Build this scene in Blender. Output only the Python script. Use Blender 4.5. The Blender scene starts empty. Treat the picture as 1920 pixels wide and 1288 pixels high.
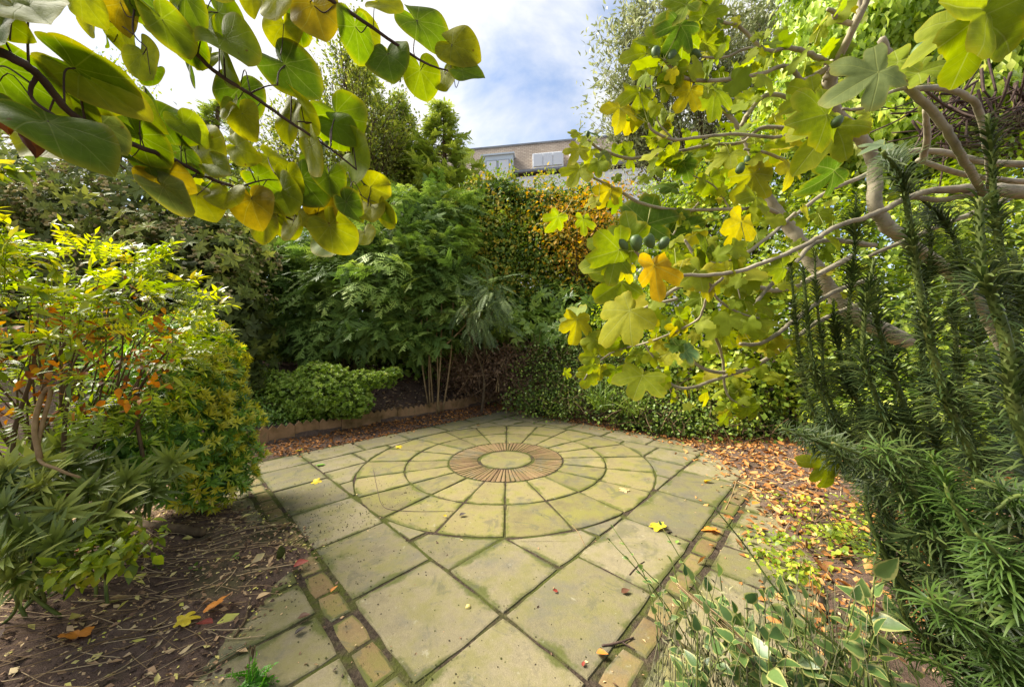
import bpy, math, random
import numpy as np
from mathutils import Matrix, Vector

rng = np.random.default_rng(11)
random.seed(11)
R = math.radians
S2 = math.sqrt(.5)
scene = bpy.context.scene
col = scene.collection

# ------------------------------------------------------------------ camera
F_PX = 631.68                      # focal length for a 1920 px wide frame
PITCH, ROLL, YAW = -.0058, -.0146, .0116
CAM = np.array([.040, -3.674, 1.233])
FW = np.array([math.sin(YAW)*math.cos(PITCH), math.cos(YAW)*math.cos(PITCH), -math.sin(PITCH)])
_rt = np.array([math.cos(YAW), -math.sin(YAW), 0.]); _up = np.cross(_rt, FW)
RT = _rt*math.cos(ROLL)+_up*math.sin(ROLL); UP = -_rt*math.sin(ROLL)+_up*math.cos(ROLL)
cam_d = bpy.data.cameras.new('camera'); cam_d.sensor_width = 36; cam_d.lens = F_PX/1920*36
cam_d.clip_start = .02; cam_d.clip_end = 500
cam = bpy.data.objects.new('camera', cam_d); col.objects.link(cam); scene.camera = cam
cam.matrix_world = Matrix(((RT[0], UP[0], -FW[0], CAM[0]), (RT[1], UP[1], -FW[1], CAM[1]), (RT[2], UP[2], -FW[2], CAM[2]), (0, 0, 0, 1)))

# ------------------------------------------------------------------ sky, sun, exposure
SUN_EL, SUN_AZ = 46., -72.         # azimuth: degrees clockwise from +Y (the view direction)
SKY_OFF = (12.2, 6.6, 5.5)
world = bpy.data.worlds.new('World'); scene.world = world; world.use_nodes = True
wn, wl = world.node_tree.nodes, world.node_tree.links
wn.clear()
w_out = wn.new('ShaderNodeOutputWorld'); w_bg = wn.new('ShaderNodeBackground'); w_bg.inputs['Strength'].default_value = .12
sky = wn.new('ShaderNodeTexSky'); sky.sky_type = 'NISHITA'; sky.sun_disc = False
sky.sun_elevation = R(SUN_EL); sky.sun_rotation = R(SUN_AZ); sky.air_density = 1.0; sky.dust_density = .6; sky.ozone_density = 1.4
w_tc = wn.new('ShaderNodeTexCoord'); w_map = wn.new('ShaderNodeMapping'); w_map.inputs['Scale'].default_value = (1, 1, 1.5)
w_map.inputs['Location'].default_value = SKY_OFF
w_no = wn.new('ShaderNodeTexNoise'); w_no.inputs['Scale'].default_value = 2.3; w_no.inputs['Detail'].default_value = 9; w_no.inputs['Roughness'].default_value = .55
w_no.inputs['Distortion'].default_value = .25
w_rp = wn.new('ShaderNodeValToRGB'); w_rp.color_ramp.elements[0].position = .42; w_rp.color_ramp.elements[1].position = .58
w_rp.color_ramp.elements[0].color = (.12, .12, .12, 1)
w_no2 = wn.new('ShaderNodeTexNoise'); w_no2.inputs['Scale'].default_value = 4; w_no2.inputs['Detail'].default_value = 6
w_r2 = wn.new('ShaderNodeValToRGB'); w_r2.color_ramp.elements[0].position = .3; w_r2.color_ramp.elements[1].position = .75
w_r2.color_ramp.elements[0].color = (2.45, 2.47, 2.52, 1); w_r2.color_ramp.elements[1].color = (3.05, 3.03, 3.0, 1)
w_dim = wn.new('ShaderNodeMix'); w_dim.data_type = 'RGBA'; w_dim.blend_type = 'MULTIPLY'; w_dim.inputs[0].default_value = 1; w_dim.inputs[7].default_value = (.62, .62, .62, 1)
w_mx = wn.new('ShaderNodeMix'); w_mx.data_type = 'RGBA'
wl.new(w_tc.outputs['Generated'], w_map.inputs[0]); wl.new(w_map.outputs[0], w_no.inputs[0]); wl.new(w_map.outputs[0], w_no2.inputs[0])
wl.new(w_no.outputs[0], w_rp.inputs[0]); wl.new(w_no2.outputs[0], w_r2.inputs[0])
wl.new(w_rp.outputs[0], w_mx.inputs[0]); wl.new(sky.outputs[0], w_dim.inputs[6]); wl.new(w_dim.outputs[2], w_mx.inputs[6]); wl.new(w_r2.outputs[0], w_mx.inputs[7])
wl.new(w_mx.outputs[2], w_bg.inputs[0]); wl.new(w_bg.outputs[0], w_out.inputs[0])
sun_d = bpy.data.lights.new('sun', 'SUN'); sun_d.energy = 4.2; sun_d.angle = R(28); sun_d.color = (1, .93, .80)
sun = bpy.data.objects.new('sun', sun_d); col.objects.link(sun)
SUNV = Vector((math.sin(R(SUN_AZ))*math.cos(R(SUN_EL)), math.cos(R(SUN_AZ))*math.cos(R(SUN_EL)), math.sin(R(SUN_EL))))
sun.rotation_euler = SUNV.to_track_quat('Z', 'Y').to_euler(); sun.location = SUNV*30
vs = scene.view_settings
vs.view_transform = 'Standard'; vs.look = 'None'; vs.gamma = 1; vs.exposure = 1.8; vs.use_curve_mapping = False
scene.render.engine = 'CYCLES'
cy = scene.cycles
cy.max_bounces = 12; cy.diffuse_bounces = 9; cy.glossy_bounces = 2; cy.transmission_bounces = 9; cy.transparent_max_bounces = 4
cy.use_denoising = True
try: cy.denoiser = 'OPENIMAGEDENOISE'
except Exception: pass
cy.sample_clamp_indirect = 6

# ------------------------------------------------------------------ helpers: points, meshes, objects
def ray(px, py): return FW+RT*(px-960)/F_PX-UP*(py-644)/F_PX
def at(px, py, d): return CAM+ray(px, py)*d
def gnd(px, py, h=0.):
    r = ray(px, py); return CAM+r*((h-CAM[2])/r[2])
def nz(v):
    v = np.asarray(v, float); return v/np.maximum(np.linalg.norm(v, axis=-1, keepdims=True), 1e-9)
def mesh(name, V, Fs, mats, attrs=None, smooth=False, mi=None):
    V = np.asarray(V, np.float32)
    if isinstance(Fs, np.ndarray): Fs = [Fs]
    Fs = [np.asarray(f, np.int32) for f in Fs if len(f)]
    me = bpy.data.meshes.new(name)
    me.vertices.add(len(V)); me.vertices.foreach_set('co', V.ravel())
    loops = np.concatenate([f.ravel() for f in Fs]); me.loops.add(len(loops)); me.loops.foreach_set('vertex_index', loops)
    tot = np.concatenate([np.full(len(f), f.shape[1], np.int32) for f in Fs])
    st = np.concatenate([[0], np.cumsum(tot)[:-1]]).astype(np.int32)
    me.polygons.add(len(tot)); me.polygons.foreach_set('loop_start', st)
    me.polygons.foreach_set('use_smooth', np.full(len(tot), bool(smooth)))
    if mi is not None: me.polygons.foreach_set('material_index', np.asarray(mi, np.int32))
    for k, a in (attrs or {}).items():
        a = np.asarray(a, np.float32)
        at_ = me.attributes.new(k, 'FLOAT' if a.ndim == 1 else 'FLOAT_VECTOR', 'POINT')
        at_.data.foreach_set('value' if a.ndim == 1 else 'vector', a.ravel())
    me.update(calc_edges=True)
    for m in (mats if isinstance(mats, (list, tuple)) else [mats]): me.materials.append(m)
    return me
def obj(name, me, parent=None, loc=None):
    o = bpy.data.objects.new(name, me); col.objects.link(o)
    if parent is not None: o.parent = parent
    if loc is not None: o.location = loc
    return o
def tag(o, label=None, cat=None, group=None, kind=None):
    if label: o['label'] = label
    if cat: o['category'] = cat
    if group: o['group'] = group
    if kind: o['kind'] = kind
    return o
def thing(name, label, cat, group=None, loc=(0, 0, 0)):
    o = bpy.data.objects.new(name, None); col.objects.link(o); o.location = loc; o.empty_display_size = .1
    return tag(o, label, cat, group)
def catmull(P, n=6):
    P = np.asarray(P, float)
    if len(P) < 3: 
        t = np.linspace(0, 1, n+1)[:, None]; return P[0]*(1-t)+P[-1]*t
    Q = np.vstack([2*P[0]-P[1], P, 2*P[-1]-P[-2]]); out = []
    for i in range(1, len(Q)-2):
        for t in np.linspace(0, 1, n, endpoint=False):
            a, b, c, d = Q[i-1], Q[i], Q[i+1], Q[i+2]
            out.append(.5*((2*b)+(-a+c)*t+(2*a-5*b+4*c-d)*t*t+(-a+3*b-3*c+d)*t**3))
    out.append(Q[-2]); return np.array(out)
def tube(P, r, sides=7, bump=.0):
    P = np.asarray(P, float); n = len(P); r = np.broadcast_to(np.asarray(r, float), (n,)) if np.ndim(r) == 0 or len(np.atleast_1d(r)) == n else np.interp(np.linspace(0, 1, n), np.linspace(0, 1, len(r)), r)
    T = nz(np.gradient(P, axis=0)); ref = np.array([.31, .22, .92]); 
    A = nz(np.cross(T, ref)); B = np.cross(T, A)
    th = np.linspace(0, 2*math.pi, sides, endpoint=False)
    rr = r[:, None]*(1+bump*rng.standard_normal((n, sides)))
    V = P[:, None]+rr[..., None]*(np.cos(th)[None, :, None]*A[:, None]+np.sin(th)[None, :, None]*B[:, None])
    V = V.reshape(-1, 3); i = np.arange(n-1)[:, None]*sides; j = np.arange(sides)[None]; k = (j+1) % sides
    F = np.stack([i+j, i+k, i+sides+k, i+sides+j], -1).reshape(-1, 4)
    V = np.vstack([V, P[:1]-T[:1]*r[0]*.3, P[-1:]+T[-1:]*r[-1]*.6]); a, b = len(V)-2, len(V)-1
    jj = np.arange(sides); kk = (jj+1) % sides; base = (n-1)*sides
    caps = np.vstack([np.stack([kk, jj, np.full(sides, a)], -1), np.stack([base+jj, base+kk, np.full(sides, b)], -1)])
    return V, F, caps
class Acc:
    """collects geometry for one mesh"""
    def __init__(s): s.V = []; s.F = {}; s.n = 0; s.A = {}
    def add(s, V, Fs, **attrs):
        V = np.asarray(V, float)
        for f in Fs:
            f = np.asarray(f)
            if len(f): s.F.setdefault(f.shape[1], []).append(f+s.n)
        for k, a in attrs.items(): s.A.setdefault(k, []).append((s.n, np.broadcast_to(np.asarray(a, float), (len(V),))))
        s.V.append(V); s.n += len(V)
        return s
    def tube(s, P, r, sides=6, **k):
        V, F, c = tube(P, r, sides); return s.add(V, [F, c], **k)
    def mesh(s, name, mats, smooth=True):
        at_ = {}
        for k, l in s.A.items():
            z = np.zeros(s.n)
            for i, a in l: z[i:i+len(a)] = a
            at_[k] = z
        return mesh(name, np.vstack(s.V), [np.vstack(f) for f in s.F.values()], mats, at_, smooth)

# ------------------------------------------------------------------ materials
def newmat(name):
    m = bpy.data.materials.new(name); m.use_nodes = True; nt = m.node_tree; nt.nodes.clear()
    return m, nt, nt.nodes, nt.links
def ramp(nodes, stops, interp='LINEAR'):
    r = nodes.new('ShaderNodeValToRGB'); r.color_ramp.interpolation = interp; e = r.color_ramp.elements
    while len(e) < len(stops): e.new(.5)
    for el, (p, c) in zip(e, stops): el.position = p; el.color = (*c, 1)
    return r
def noise(nodes, links, scale, detail=4, rough=.55, vec=None, dist=0):
    n = nodes.new('ShaderNodeTexNoise'); n.inputs['Scale'].default_value = scale; n.inputs['Detail'].default_value = detail
    n.inputs['Roughness'].default_value = rough; n.inputs['Distortion'].default_value = dist
    if vec is None: vec = nodes.new('ShaderNodeNewGeometry').outputs['Position']
    links.new(vec, n.inputs['Vector']); return n.outputs[0]
def math_(nodes, links, op, a, b=None, c=None, clamp=False):
    m = nodes.new('ShaderNodeMath'); m.operation = op; m.use_clamp = clamp
    for i, v in enumerate((a, b, c)):
        if v is None: continue
        if isinstance(v, (int, float)): m.inputs[i].default_value = v
        else: links.new(v, m.inputs[i])
    return m.outputs[0]
def mixc(nodes, links, fac, a, b, blend='MIX'):
    m = nodes.new('ShaderNodeMix'); m.data_type = 'RGBA'; m.blend_type = blend
    for sock, v in ((m.inputs[0], fac), (m.inputs[6], a), (m.inputs[7], b)):
        if isinstance(v, (int, float)): sock.default_value = v
        elif isinstance(v, tuple): sock.default_value = (*v, 1)
        else: links.new(v, sock)
    return m.outputs[2]
def smooth_step(nodes, links, v, lo, hi, o0=0., o1=1.):
    m = nodes.new('ShaderNodeMapRange'); m.interpolation_type = 'SMOOTHSTEP'
    links.new(v, m.inputs[0])
    for i, x in enumerate((lo, hi, o0, o1)): m.inputs[i+1].default_value = x
    return m.outputs[0]
def attr(nodes, name, out='Fac'):
    a = nodes.new('ShaderNodeAttribute'); a.attribute_name = name; return a.outputs[out]
def finish(nt, nodes, links, colour, rough=.5, spec=.3, trans=0., bump=None, bump_s=.3, bump_d=.01, tcol=None, sheen=0.):
    out = nodes.new('ShaderNodeOutputMaterial'); p = nodes.new('ShaderNodeBsdfPrincipled')
    p.inputs['Specular IOR Level'].default_value = spec
    if isinstance(rough, float): p.inputs['Roughness'].default_value = rough
    else: links.new(rough, p.inputs['Roughness'])
    links.new(colour, p.inputs['Base Color']); nrm = None
    if bump is not None:
        b = nodes.new('ShaderNodeBump'); b.inputs['Strength'].default_value = bump_s; b.inputs['Distance'].default_value = bump_d
        links.new(bump, b.inputs['Height']); links.new(b.outputs[0], p.inputs['Normal']); nrm = b.outputs[0]
    if trans:
        t = nodes.new('ShaderNodeBsdfTranslucent'); ms = nodes.new('ShaderNodeMixShader'); ms.inputs[0].default_value = trans
        links.new(tcol if tcol is not None else colour, t.inputs[0]); links.new(p.outputs[0], ms.inputs[1]); links.new(t.outputs[0], ms.inputs[2])
        links.new(ms.outputs[0], out.inputs[0])
    else: links.new(p.outputs[0], out.inputs[0])
GAIN = 1.3
def leafmat(name, stops, trans=.4, rough=.45, spec=.35, nscale=1.6, namt=.5, boost=1.5, vein=None, margin=None, spots=None):
    m, nt, N, L = newmat(name)
    stops = [(p, tuple(min(.62, x*GAIN) for x in c)) for p, c in stops]
    r = attr(N, 'rnd'); n = noise(N, L, nscale, 3)
    v = math_(N, L, 'ADD', r, math_(N, L, 'MULTIPLY', math_(N, L, 'SUBTRACT', n, .5), namt*2), clamp=True)
    rp = ramp(N, stops); L.new(v, rp.inputs[0]); c = rp.outputs[0]
    fine = noise(N, L, 45, 3)
    c = mixc(N, L, .35, c, mixc(N, L, fine, (.35, .35, .35), (1.5, 1.5, 1.4)), 'MULTIPLY')
    if margin:
        e = attr(N, 'edge'); e2 = math_(N, L, 'ADD', e, math_(N, L, 'MULTIPLY', math_(N, L, 'SUBTRACT', noise(N, L, 60, 3), .5), .5))
        c = mixc(N, L, smooth_step(N, L, e2, .64, .82), c, margin)
    if vein:
        e = attr(N, 'mid'); c = mixc(N, L, smooth_step(N, L, e, .86, 1., 0., .7), c, vein)
    hs = N.new('ShaderNodeHueSaturation'); hs.inputs['Saturation'].default_value = 1.12; hs.inputs['Value'].default_value = boost; L.new(c, hs.inputs['Color'])
    finish(nt, N, L, c, rough, spec, trans, tcol=hs.outputs[0])
    return m
def bigleafmat(name, step, lobes, base_noise=6., trans=.5, spots=True, VEIN=.4):
    """large leaf: Object colour carries the leaf's own tint, veins radiate from the stalk"""
    m, nt, N, L = newmat(name)
    oi = N.new('ShaderNodeObjectInfo'); lv = attr(N, 'luv', 'Vector'); sx = N.new('ShaderNodeSeparateXYZ'); L.new(lv, sx.inputs[0])
    x, y = sx.outputs[0], sx.outputs[1]
    th = math_(N, L, 'ARCTAN2', x, y); q = math_(N, L, 'DIVIDE', th, step)
    fr = math_(N, L, 'ABSOLUTE', math_(N, L, 'SUBTRACT', q, math_(N, L, 'ROUND', q)))
    rr = math_(N, L, 'SQRT', math_(N, L, 'ADD', math_(N, L, 'MULTIPLY', x, x), math_(N, L, 'MULTIPLY', y, y)))
    dist = math_(N, L, 'MULTIPLY', math_(N, L, 'MULTIPLY', fr, step), rr)
    vein = smooth_step(N, L, dist, .004, .016, 1., 0.)
    sec = math_(N, L, 'SINE', math_(N, L, 'MULTIPLY', math_(N, L, 'SUBTRACT', rr, math_(N, L, 'MULTIPLY', dist, .9)), 55.))
    sec = smooth_step(N, L, sec, .9, 1., 0., .35)
    vv = math_(N, L, 'MAXIMUM', vein, sec)
    ns = noise(N, L, base_noise, 4, vec=lv); pos = noise(N, L, 9, 4)
    c = oi.outputs['Color']
    c = mixc(N, L, .75, c, mixc(N, L, ns, (.4, .48, .4), (1.6, 1.5, 1.3)), 'MULTIPLY')
    c = mixc(N, L, .4, c, mixc(N, L, noise(N, L, 60, 4, .7), (.5, .5, .5), (1.5, 1.5, 1.5)), 'MULTIPLY')
    ed = attr(N, 'edge')
    c = mixc(N, L, math_(N, L, 'MULTIPLY', smooth_step(N, L, math_(N, L, 'ADD', ed, math_(N, L, 'MULTIPLY', pos, .5)), 1.05, 1.4), .45), c, (.42, .33, .03))
    c = mixc(N, L, math_(N, L, 'MULTIPLY', vv, VEIN), c, (.30, .33, .10))
    if spots:
        vo = N.new('ShaderNodeTexVoronoi'); vo.inputs['Scale'].default_value = 7; L.new(N.new('ShaderNodeNewGeometry').outputs['Position'], vo.inputs['Vector'])
        vo.inputs['Scale'].default_value = 38
        sp = smooth_step(N, L, vo.outputs['Distance'], .05, .13, 1., 0.)
        sp = math_(N, L, 'MULTIPLY', sp, smooth_step(N, L, noise(N, L, 14, 2), .49, .57))
        c = mixc(N, L, math_(N, L, 'MULTIPLY', sp, .75), c, (.10, .05, .015))
    hs = N.new('ShaderNodeHueSaturation'); hs.inputs['Saturation'].default_value = 1.1; hs.inputs['Value'].default_value = 1.45; L.new(c, hs.inputs['Color'])
    finish(nt, N, L, c, .65, .10, trans, bump=math_(N, L, 'ADD', math_(N, L, 'MULTIPLY', vv, -1.), ns), bump_s=.35, bump_d=.003, tcol=hs.outputs[0])
    return m
def simplemat(name, stops, nscale=8., rough=.8, spec=.15, bump_s=.4, bump_d=.01, bscale=None, stretch=None, rnd=False, detail=6):
    m, nt, N, L = newmat(name)
    g = N.new('ShaderNodeNewGeometry').outputs['Position']
    if stretch:
        mp = N.new('ShaderNodeMapping'); mp.inputs['Scale'].default_value = stretch; L.new(g, mp.inputs[0]); g = mp.outputs[0]
    n = noise(N, L, nscale, detail, .6, vec=g); v = n
    if rnd: v = math_(N, L, 'ADD', attr(N, 'rnd'), math_(N, L, 'MULTIPLY', math_(N, L, 'SUBTRACT', n, .5), .5), clamp=True)
    rp = ramp(N, stops); L.new(v, rp.inputs[0])
    finish(nt, N, L, rp.outputs[0], rough, spec, bump=noise(N, L, bscale or nscale*3, 6, .65, vec=g), bump_s=bump_s, bump_d=bump_d)
    return m

def slabmat(name, base, stops_moss, moss_amt, grit=.06):
    m, nt, N, L = newmat(name)
    oi = N.new('ShaderNodeObjectInfo').outputs['Random']
    big = noise(N, L, 2.1, 5, .6); mid = noise(N, L, 7, 6, .65); fine = noise(N, L, 70, 4, .7); grain = noise(N, L, 260, 2, .6)
    rp = ramp(N, base); L.new(math_(N, L, 'ADD', math_(N, L, 'MULTIPLY', big, .55), math_(N, L, 'MULTIPLY', oi, .45)), rp.inputs[0])
    c = mixc(N, L, .85, rp.outputs[0], mixc(N, L, mid, (.45, .46, .42), (1.45, 1.40, 1.30)), 'MULTIPLY')
    c = mixc(N, L, .5, c, mixc(N, L, noise(N, L, 32, 5, .7), (.5, .5, .48), (1.5, 1.48, 1.4)), 'MULTIPLY')
    c = mixc(N, L, .55, c, mixc(N, L, grain, (.2, .2, .2), (1.85, 1.8, 1.75)), 'MULTIPLY')
    # algae film in the middle, thick moss towards the joints
    e = attr(N, 'edge')
    film = smooth_step(N, L, math_(N, L, 'ADD', mid, math_(N, L, 'MULTIPLY', big, .6)), .66, .98)
    c = mixc(N, L, math_(N, L, 'MULTIPLY', film, .75*moss_amt), c, stops_moss[0])
    em = math_(N, L, 'ADD', e, math_(N, L, 'MULTIPLY', math_(N, L, 'SUBTRACT', noise(N, L, 3.4, 6, .65), .54), 5.0))
    em = math_(N, L, 'ADD', em, math_(N, L, 'MULTIPLY', math_(N, L, 'SUBTRACT', fine, .5), .8))
    c = mixc(N, L, math_(N, L, 'MULTIPLY', smooth_step(N, L, em, .30, 1.15), .92*moss_amt), c, stops_moss[1])
    dk = smooth_step(N, L, math_(N, L, 'ADD', e, math_(N, L, 'MULTIPLY', math_(N, L, 'SUBTRACT', mid, .5), 1.6)), .95, 1.25)
    c = mixc(N, L, math_(N, L, 'MULTIPLY', dk, .6), c, (.055, .05, .026))
    st = smooth_step(N, L, noise(N, L, 1.9, 7, .72), .50, .66)
    c = mixc(N, L, math_(N, L, 'MULTIPLY', st, .55), c, (.105, .10, .08))
    lich = smooth_step(N, L, noise(N, L, 11, 8, .75), .60, .68)
    c = mixc(N, L, math_(N, L, 'MULTIPLY', lich, .45), c, (.33, .31, .22))
    blot = smooth_step(N, L, noise(N, L, 4.3, 8, .7, dist=.6), .55, .63)
    c = mixc(N, L, math_(N, L, 'MULTIPLY', blot, .5), c, (.08, .077, .052))
    # droppings of soil
    vo = N.new('ShaderNodeTexVoronoi'); vo.inputs['Scale'].default_value = 26; L.new(N.new('ShaderNodeNewGeometry').outputs['Position'], vo.inputs['Vector'])
    sp = math_(N, L, 'MULTIPLY', smooth_step(N, L, vo.outputs['Distance'], .07, .16, 1., 0.), smooth_step(N, L, noise(N, L, 3.1, 3), .58, .66))
    c = mixc(N, L, math_(N, L, 'MULTIPLY', sp, .7), c, (.035, .026, .02))
    h = math_(N, L, 'ADD', math_(N, L, 'MULTIPLY', mid, .6), math_(N, L, 'MULTIPLY', fine, .4))
    finish(nt, N, L, c, .82, .2, bump=math_(N, L, 'ADD', h, math_(N, L, 'MULTIPLY', grain, .25)), bump_s=.5, bump_d=.012)
    return m
M = {}
M['slab'] = slabmat('slab_stone', [(.25, (.128, .115, .074)), (.5, (.187, .163, .104)), (.75, (.245, .213, .145))], [(.14, .13, .04), (.072, .08, .017)], 1.)
M['ring'] = slabmat('ring_stone', [(.25, (.14, .122, .062)), (.5, (.20, .17, .085)), (.75, (.25, .21, .115))], [(.165, .155, .035), (.088, .095, .016)], 1.)
M['brick'] = slabmat('brick_clay', [(.25, (.14, .09, .05)), (.5, (.185, .122, .068)), (.75, (.23, .155, .09))], [(.17, .13, .045), (.09, .075, .022)], .9)
M['border'] = slabmat('border_brick', [(.25, (.14, .10, .05)), (.5, (.19, .13, .065)), (.75, (.22, .165, .085))], [(.12, .115, .026), (.07, .085, .014)], .9)
def soilmat():
    m, nt, N, L = newmat('soil')
    a = noise(N, L, 3, 6, .65); b = noise(N, L, 28, 6, .7); c_ = noise(N, L, 120, 3, .7)
    rp = ramp(N, [(.25, (.05, .033, .026)), (.5, (.12, .080, .060)), (.72, (.21, .145, .10))]); L.new(math_(N, L, 'ADD', math_(N, L, 'MULTIPLY', a, .4), math_(N, L, 'MULTIPLY', b, .6)), rp.inputs[0])
    c = mixc(N, L, math_(N, L, 'MULTIPLY', smooth_step(N, L, c_, .60, .72), .55), rp.outputs[0], (.20, .14, .09))
    c = mixc(N, L, math_(N, L, 'MULTIPLY', smooth_step(N, L, noise(N, L, 1.7, 5), .55, .68), .45), c, (.05, .07, .015))
    finish(nt, N, L, c, .95, .08, bump=math_(N, L, 'ADD', b, math_(N, L, 'MULTIPLY', c_, .5)), bump_s=.8, bump_d=.03)
    return m
M['soil'] = soilmat()
M['bark_grey'] = simplemat('fig_bark', [(.25, (.15, .13, .09)), (.5, (.30, .26, .18)), (.8, (.42, .37, .26))], 14, .8, .15, .5, .006, stretch=(1, 1, .5))
M['bark_dark'] = simplemat('dark_bark', [(.3, (.035, .022, .018)), (.7, (.10, .065, .05))], 20, .75, .2, .4, .004)
M['bark_brown'] = simplemat('brown_bark', [(.3, (.05, .035, .02)), (.7, (.16, .11, .06))], 14, .85, .1, .6, .01, stretch=(1, 1, .3))
M['bark_moss'] = simplemat('mossy_bark', [(.3, (.035, .03, .015)), (.55, (.10, .09, .03)), (.75, (.09, .12, .02))], 9, .9, .08, .7, .02, stretch=(1, 1, .4))
M['stem_green'] = simplemat('green_stem', [(.3, (.05, .075, .015)), (.6, (.12, .15, .03)), (.8, (.20, .12, .03))], 12, .6, .2, .2, .003)
M['stem_tan'] = simplemat('tan_stem', [(.3, (.16, .10, .045)), (.7, (.34, .24, .12))], 12, .75, .15, .2, .003)
M['petiole'] = simplemat('petiole', [(.3, (.22, .25, .04)), (.7, (.36, .36, .08))], 12, .5, .3, .1, .002)
M['terracotta'] = simplemat('terracotta', [(.25, (.09, .06, .025)), (.45, (.23, .14, .065)), (.62, (.32, .19, .10)), (.8, (.16, .15, .055))], 6, .9, .1, .6, .01)
M['straw'] = simplemat('straw', [(0., (.12, .075, .035)), (.5, (.30, .20, .10)), (1., (.48, .36, .20))], 9, .8, .15, .2, .003, rnd=True)
LIT = [(0., (.045, .024, .014)), (.25, (.13, .06, .022)), (.5, (.28, .115, .032)), (.75, (.38, .17, .05)), (1., (.44, .26, .10))]
M['litter'] = leafmat('dry_litter', LIT, .12, .7, .15, 3., .25, 1.1)
M['litter_dull'] = leafmat('dull_litter', [(0., (0.053, 0.034, 0.027)), (.3, (0.151, 0.091, 0.053)), (.6, (0.333, 0.212, 0.113)), (.8, (0.544, 0.363, 0.197)), (1., (0.454, 0.423, 0.091))], .12, .7, .15, 3., .25, 1.1)

# ------------------------------------------------------------------ leaf templates
def T(verts, faces, **attrs):
    return dict(V=np.array(verts, float), F=[np.array(f) for f in faces], A={k: np.array(a, float) for k, a in attrs.items()})
def leaf2(w=.3, fold=.12):      # 4 triangles
    return T([(0, 0, 0), (-w, .45, fold), (0, .5, 0), (w, .45, fold), (0, 1, -.08)], [[(0, 2, 1), (0, 3, 2), (1, 2, 4), (2, 3, 4)]])
def leaf3(w=.3, fold=.1, droop=.25, tipw=.62, n=4):   # rounded, midrib, drooping
    t = np.linspace(0, 1, n+1); pr = np.sin(np.pi*np.clip(t, 0, 1)**tipw); V = []; edge = []; mid = []
    for i, (a, p) in enumerate(zip(t, pr)):
        y = a*(1-.12*droop*a); z = -droop*a*a
        for s in (-1, 0, 1):
            V.append((s*w*p, y, z+abs(s)*fold*p)); edge.append(abs(s) if 0 < i < n else 1.); mid.append(1-abs(s))
    F = []
    for i in range(n):
        a = i*3; F += [(a, a+1, a+4, a+3), (a+1, a+2, a+5, a+4)]
    return T(V, [F], edge=edge, mid=mid)
def needle(w=.06, n=3, droop=.35):
    V = []; F = []
    for i in range(n+1):
        a = i/n; p = w*(1-.75*a**3)*(.55+.45*min(1, a*3)); z = .18*math.sin(a*2.)-droop*a*a
        V += [(-p, a, z), (p, a, z)]
        if i < n: F.append((2*i, 2*i+1, 2*i+3, 2*i+2))
    return T(V, [F])
def combine(parts):
    V = []; Fs = {}; A = {}; n = 0
    for p in parts:
        V.append(p['V'])
        for f in p['F']: Fs.setdefault(f.shape[1], []).append(f+n)
        n += len(p['V'])
        for k, a in p['A'].items(): A.setdefault(k, []).append(a)
    return dict(V=np.vstack(V), F=[np.vstack(f) for f in Fs.values()], A={k: np.concatenate(a) for k, a in A.items()})
def xf(t, d, nrm, s=1., p=(0, 0, 0)):
    d = nz(d); n = np.asarray(nrm, float); x = nz(np.cross(d, n)); z = np.cross(x, d)
    V = t['V']*s; return dict(V=V[:, :1]*x+V[:, 1:2]*d+V[:, 2:]*z+np.asarray(p, float), F=t['F'], A=t['A'])
def whorl(t, k=8, spread=1.0, up=.35, layers=1, jitter=.15, seed=3, offy=0.):
    """leaves radiating round a shoot along +Y (shoot axis)"""
    g = np.random.default_rng(seed); ps = []
    for l in range(layers):
        for i in range(k):
            a = 2*math.pi*(i+.5*l)/k+g.normal()*jitter; sp = spread*(1-.25*l)
            d = np.array([math.cos(a)*sp, up+.45*l+g.normal()*.12, math.sin(a)*sp]); n = np.array([-math.cos(a)*.3, 1, -math.sin(a)*.3])
            ps.append(xf(t, d, n, 1*(1-.15*l)*(1+g.normal()*.12), (0, offy*l, 0)))
    return combine(ps)
def frond(n=9, w=.42, lw=.055, droop=.3, sub=True, seed=1, taper=.7):
    """flat conifer spray along +Y"""
    g = np.random.default_rng(seed); V = []; F = []
    def strip(p, d, L, wd):
        d = nz(d); s = np.array([d[1], -d[0], 0]); k = len(V)
        q = [p-s*wd*.4, p+s*wd*.4, p+d*L*.6+s*wd, p+d*L, p+d*L*.6-s*wd]
        for v in q: V.append((v[0], v[1], -droop*v[1]**2-.12*abs(v[0])))
        F.append((k, k+1, k+2, k+4)); F.append((k+4, k+2, k+3, k+3))
    strip(np.array([0, 0, 0.]), np.array([0, 1., 0]), 1., lw*.6)
    for i in range(n):
        y = .08+.86*i/n; L = w*math.sin(math.pi*(.18+.82*(1-i/n))**taper)*(.85+.3*g.random())
        for s in (-1, 1):
            d = np.array([s*.8, .62+.1*g.normal(), 0]); p = np.array([0, y+.02*s, 0.]); strip(p, d, L, lw*.7)
            if sub:
                dn = nz(d)
                for f in (.35, .65):
                    for ss in (-1, 1):
                        d2 = np.array([dn[0]*.75-ss*dn[1]*.65, dn[1]*.75+ss*dn[0]*.65, 0]); strip(p+dn*L*f, d2, L*.38*(1.2-f*.5), lw*.55)
    F = np.array(F); quads = F[F[:, 2] != F[:, 3]]; tris = F[F[:, 2] == F[:, 3]][:, :3]
    return T(V, [quads, tris])
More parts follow.
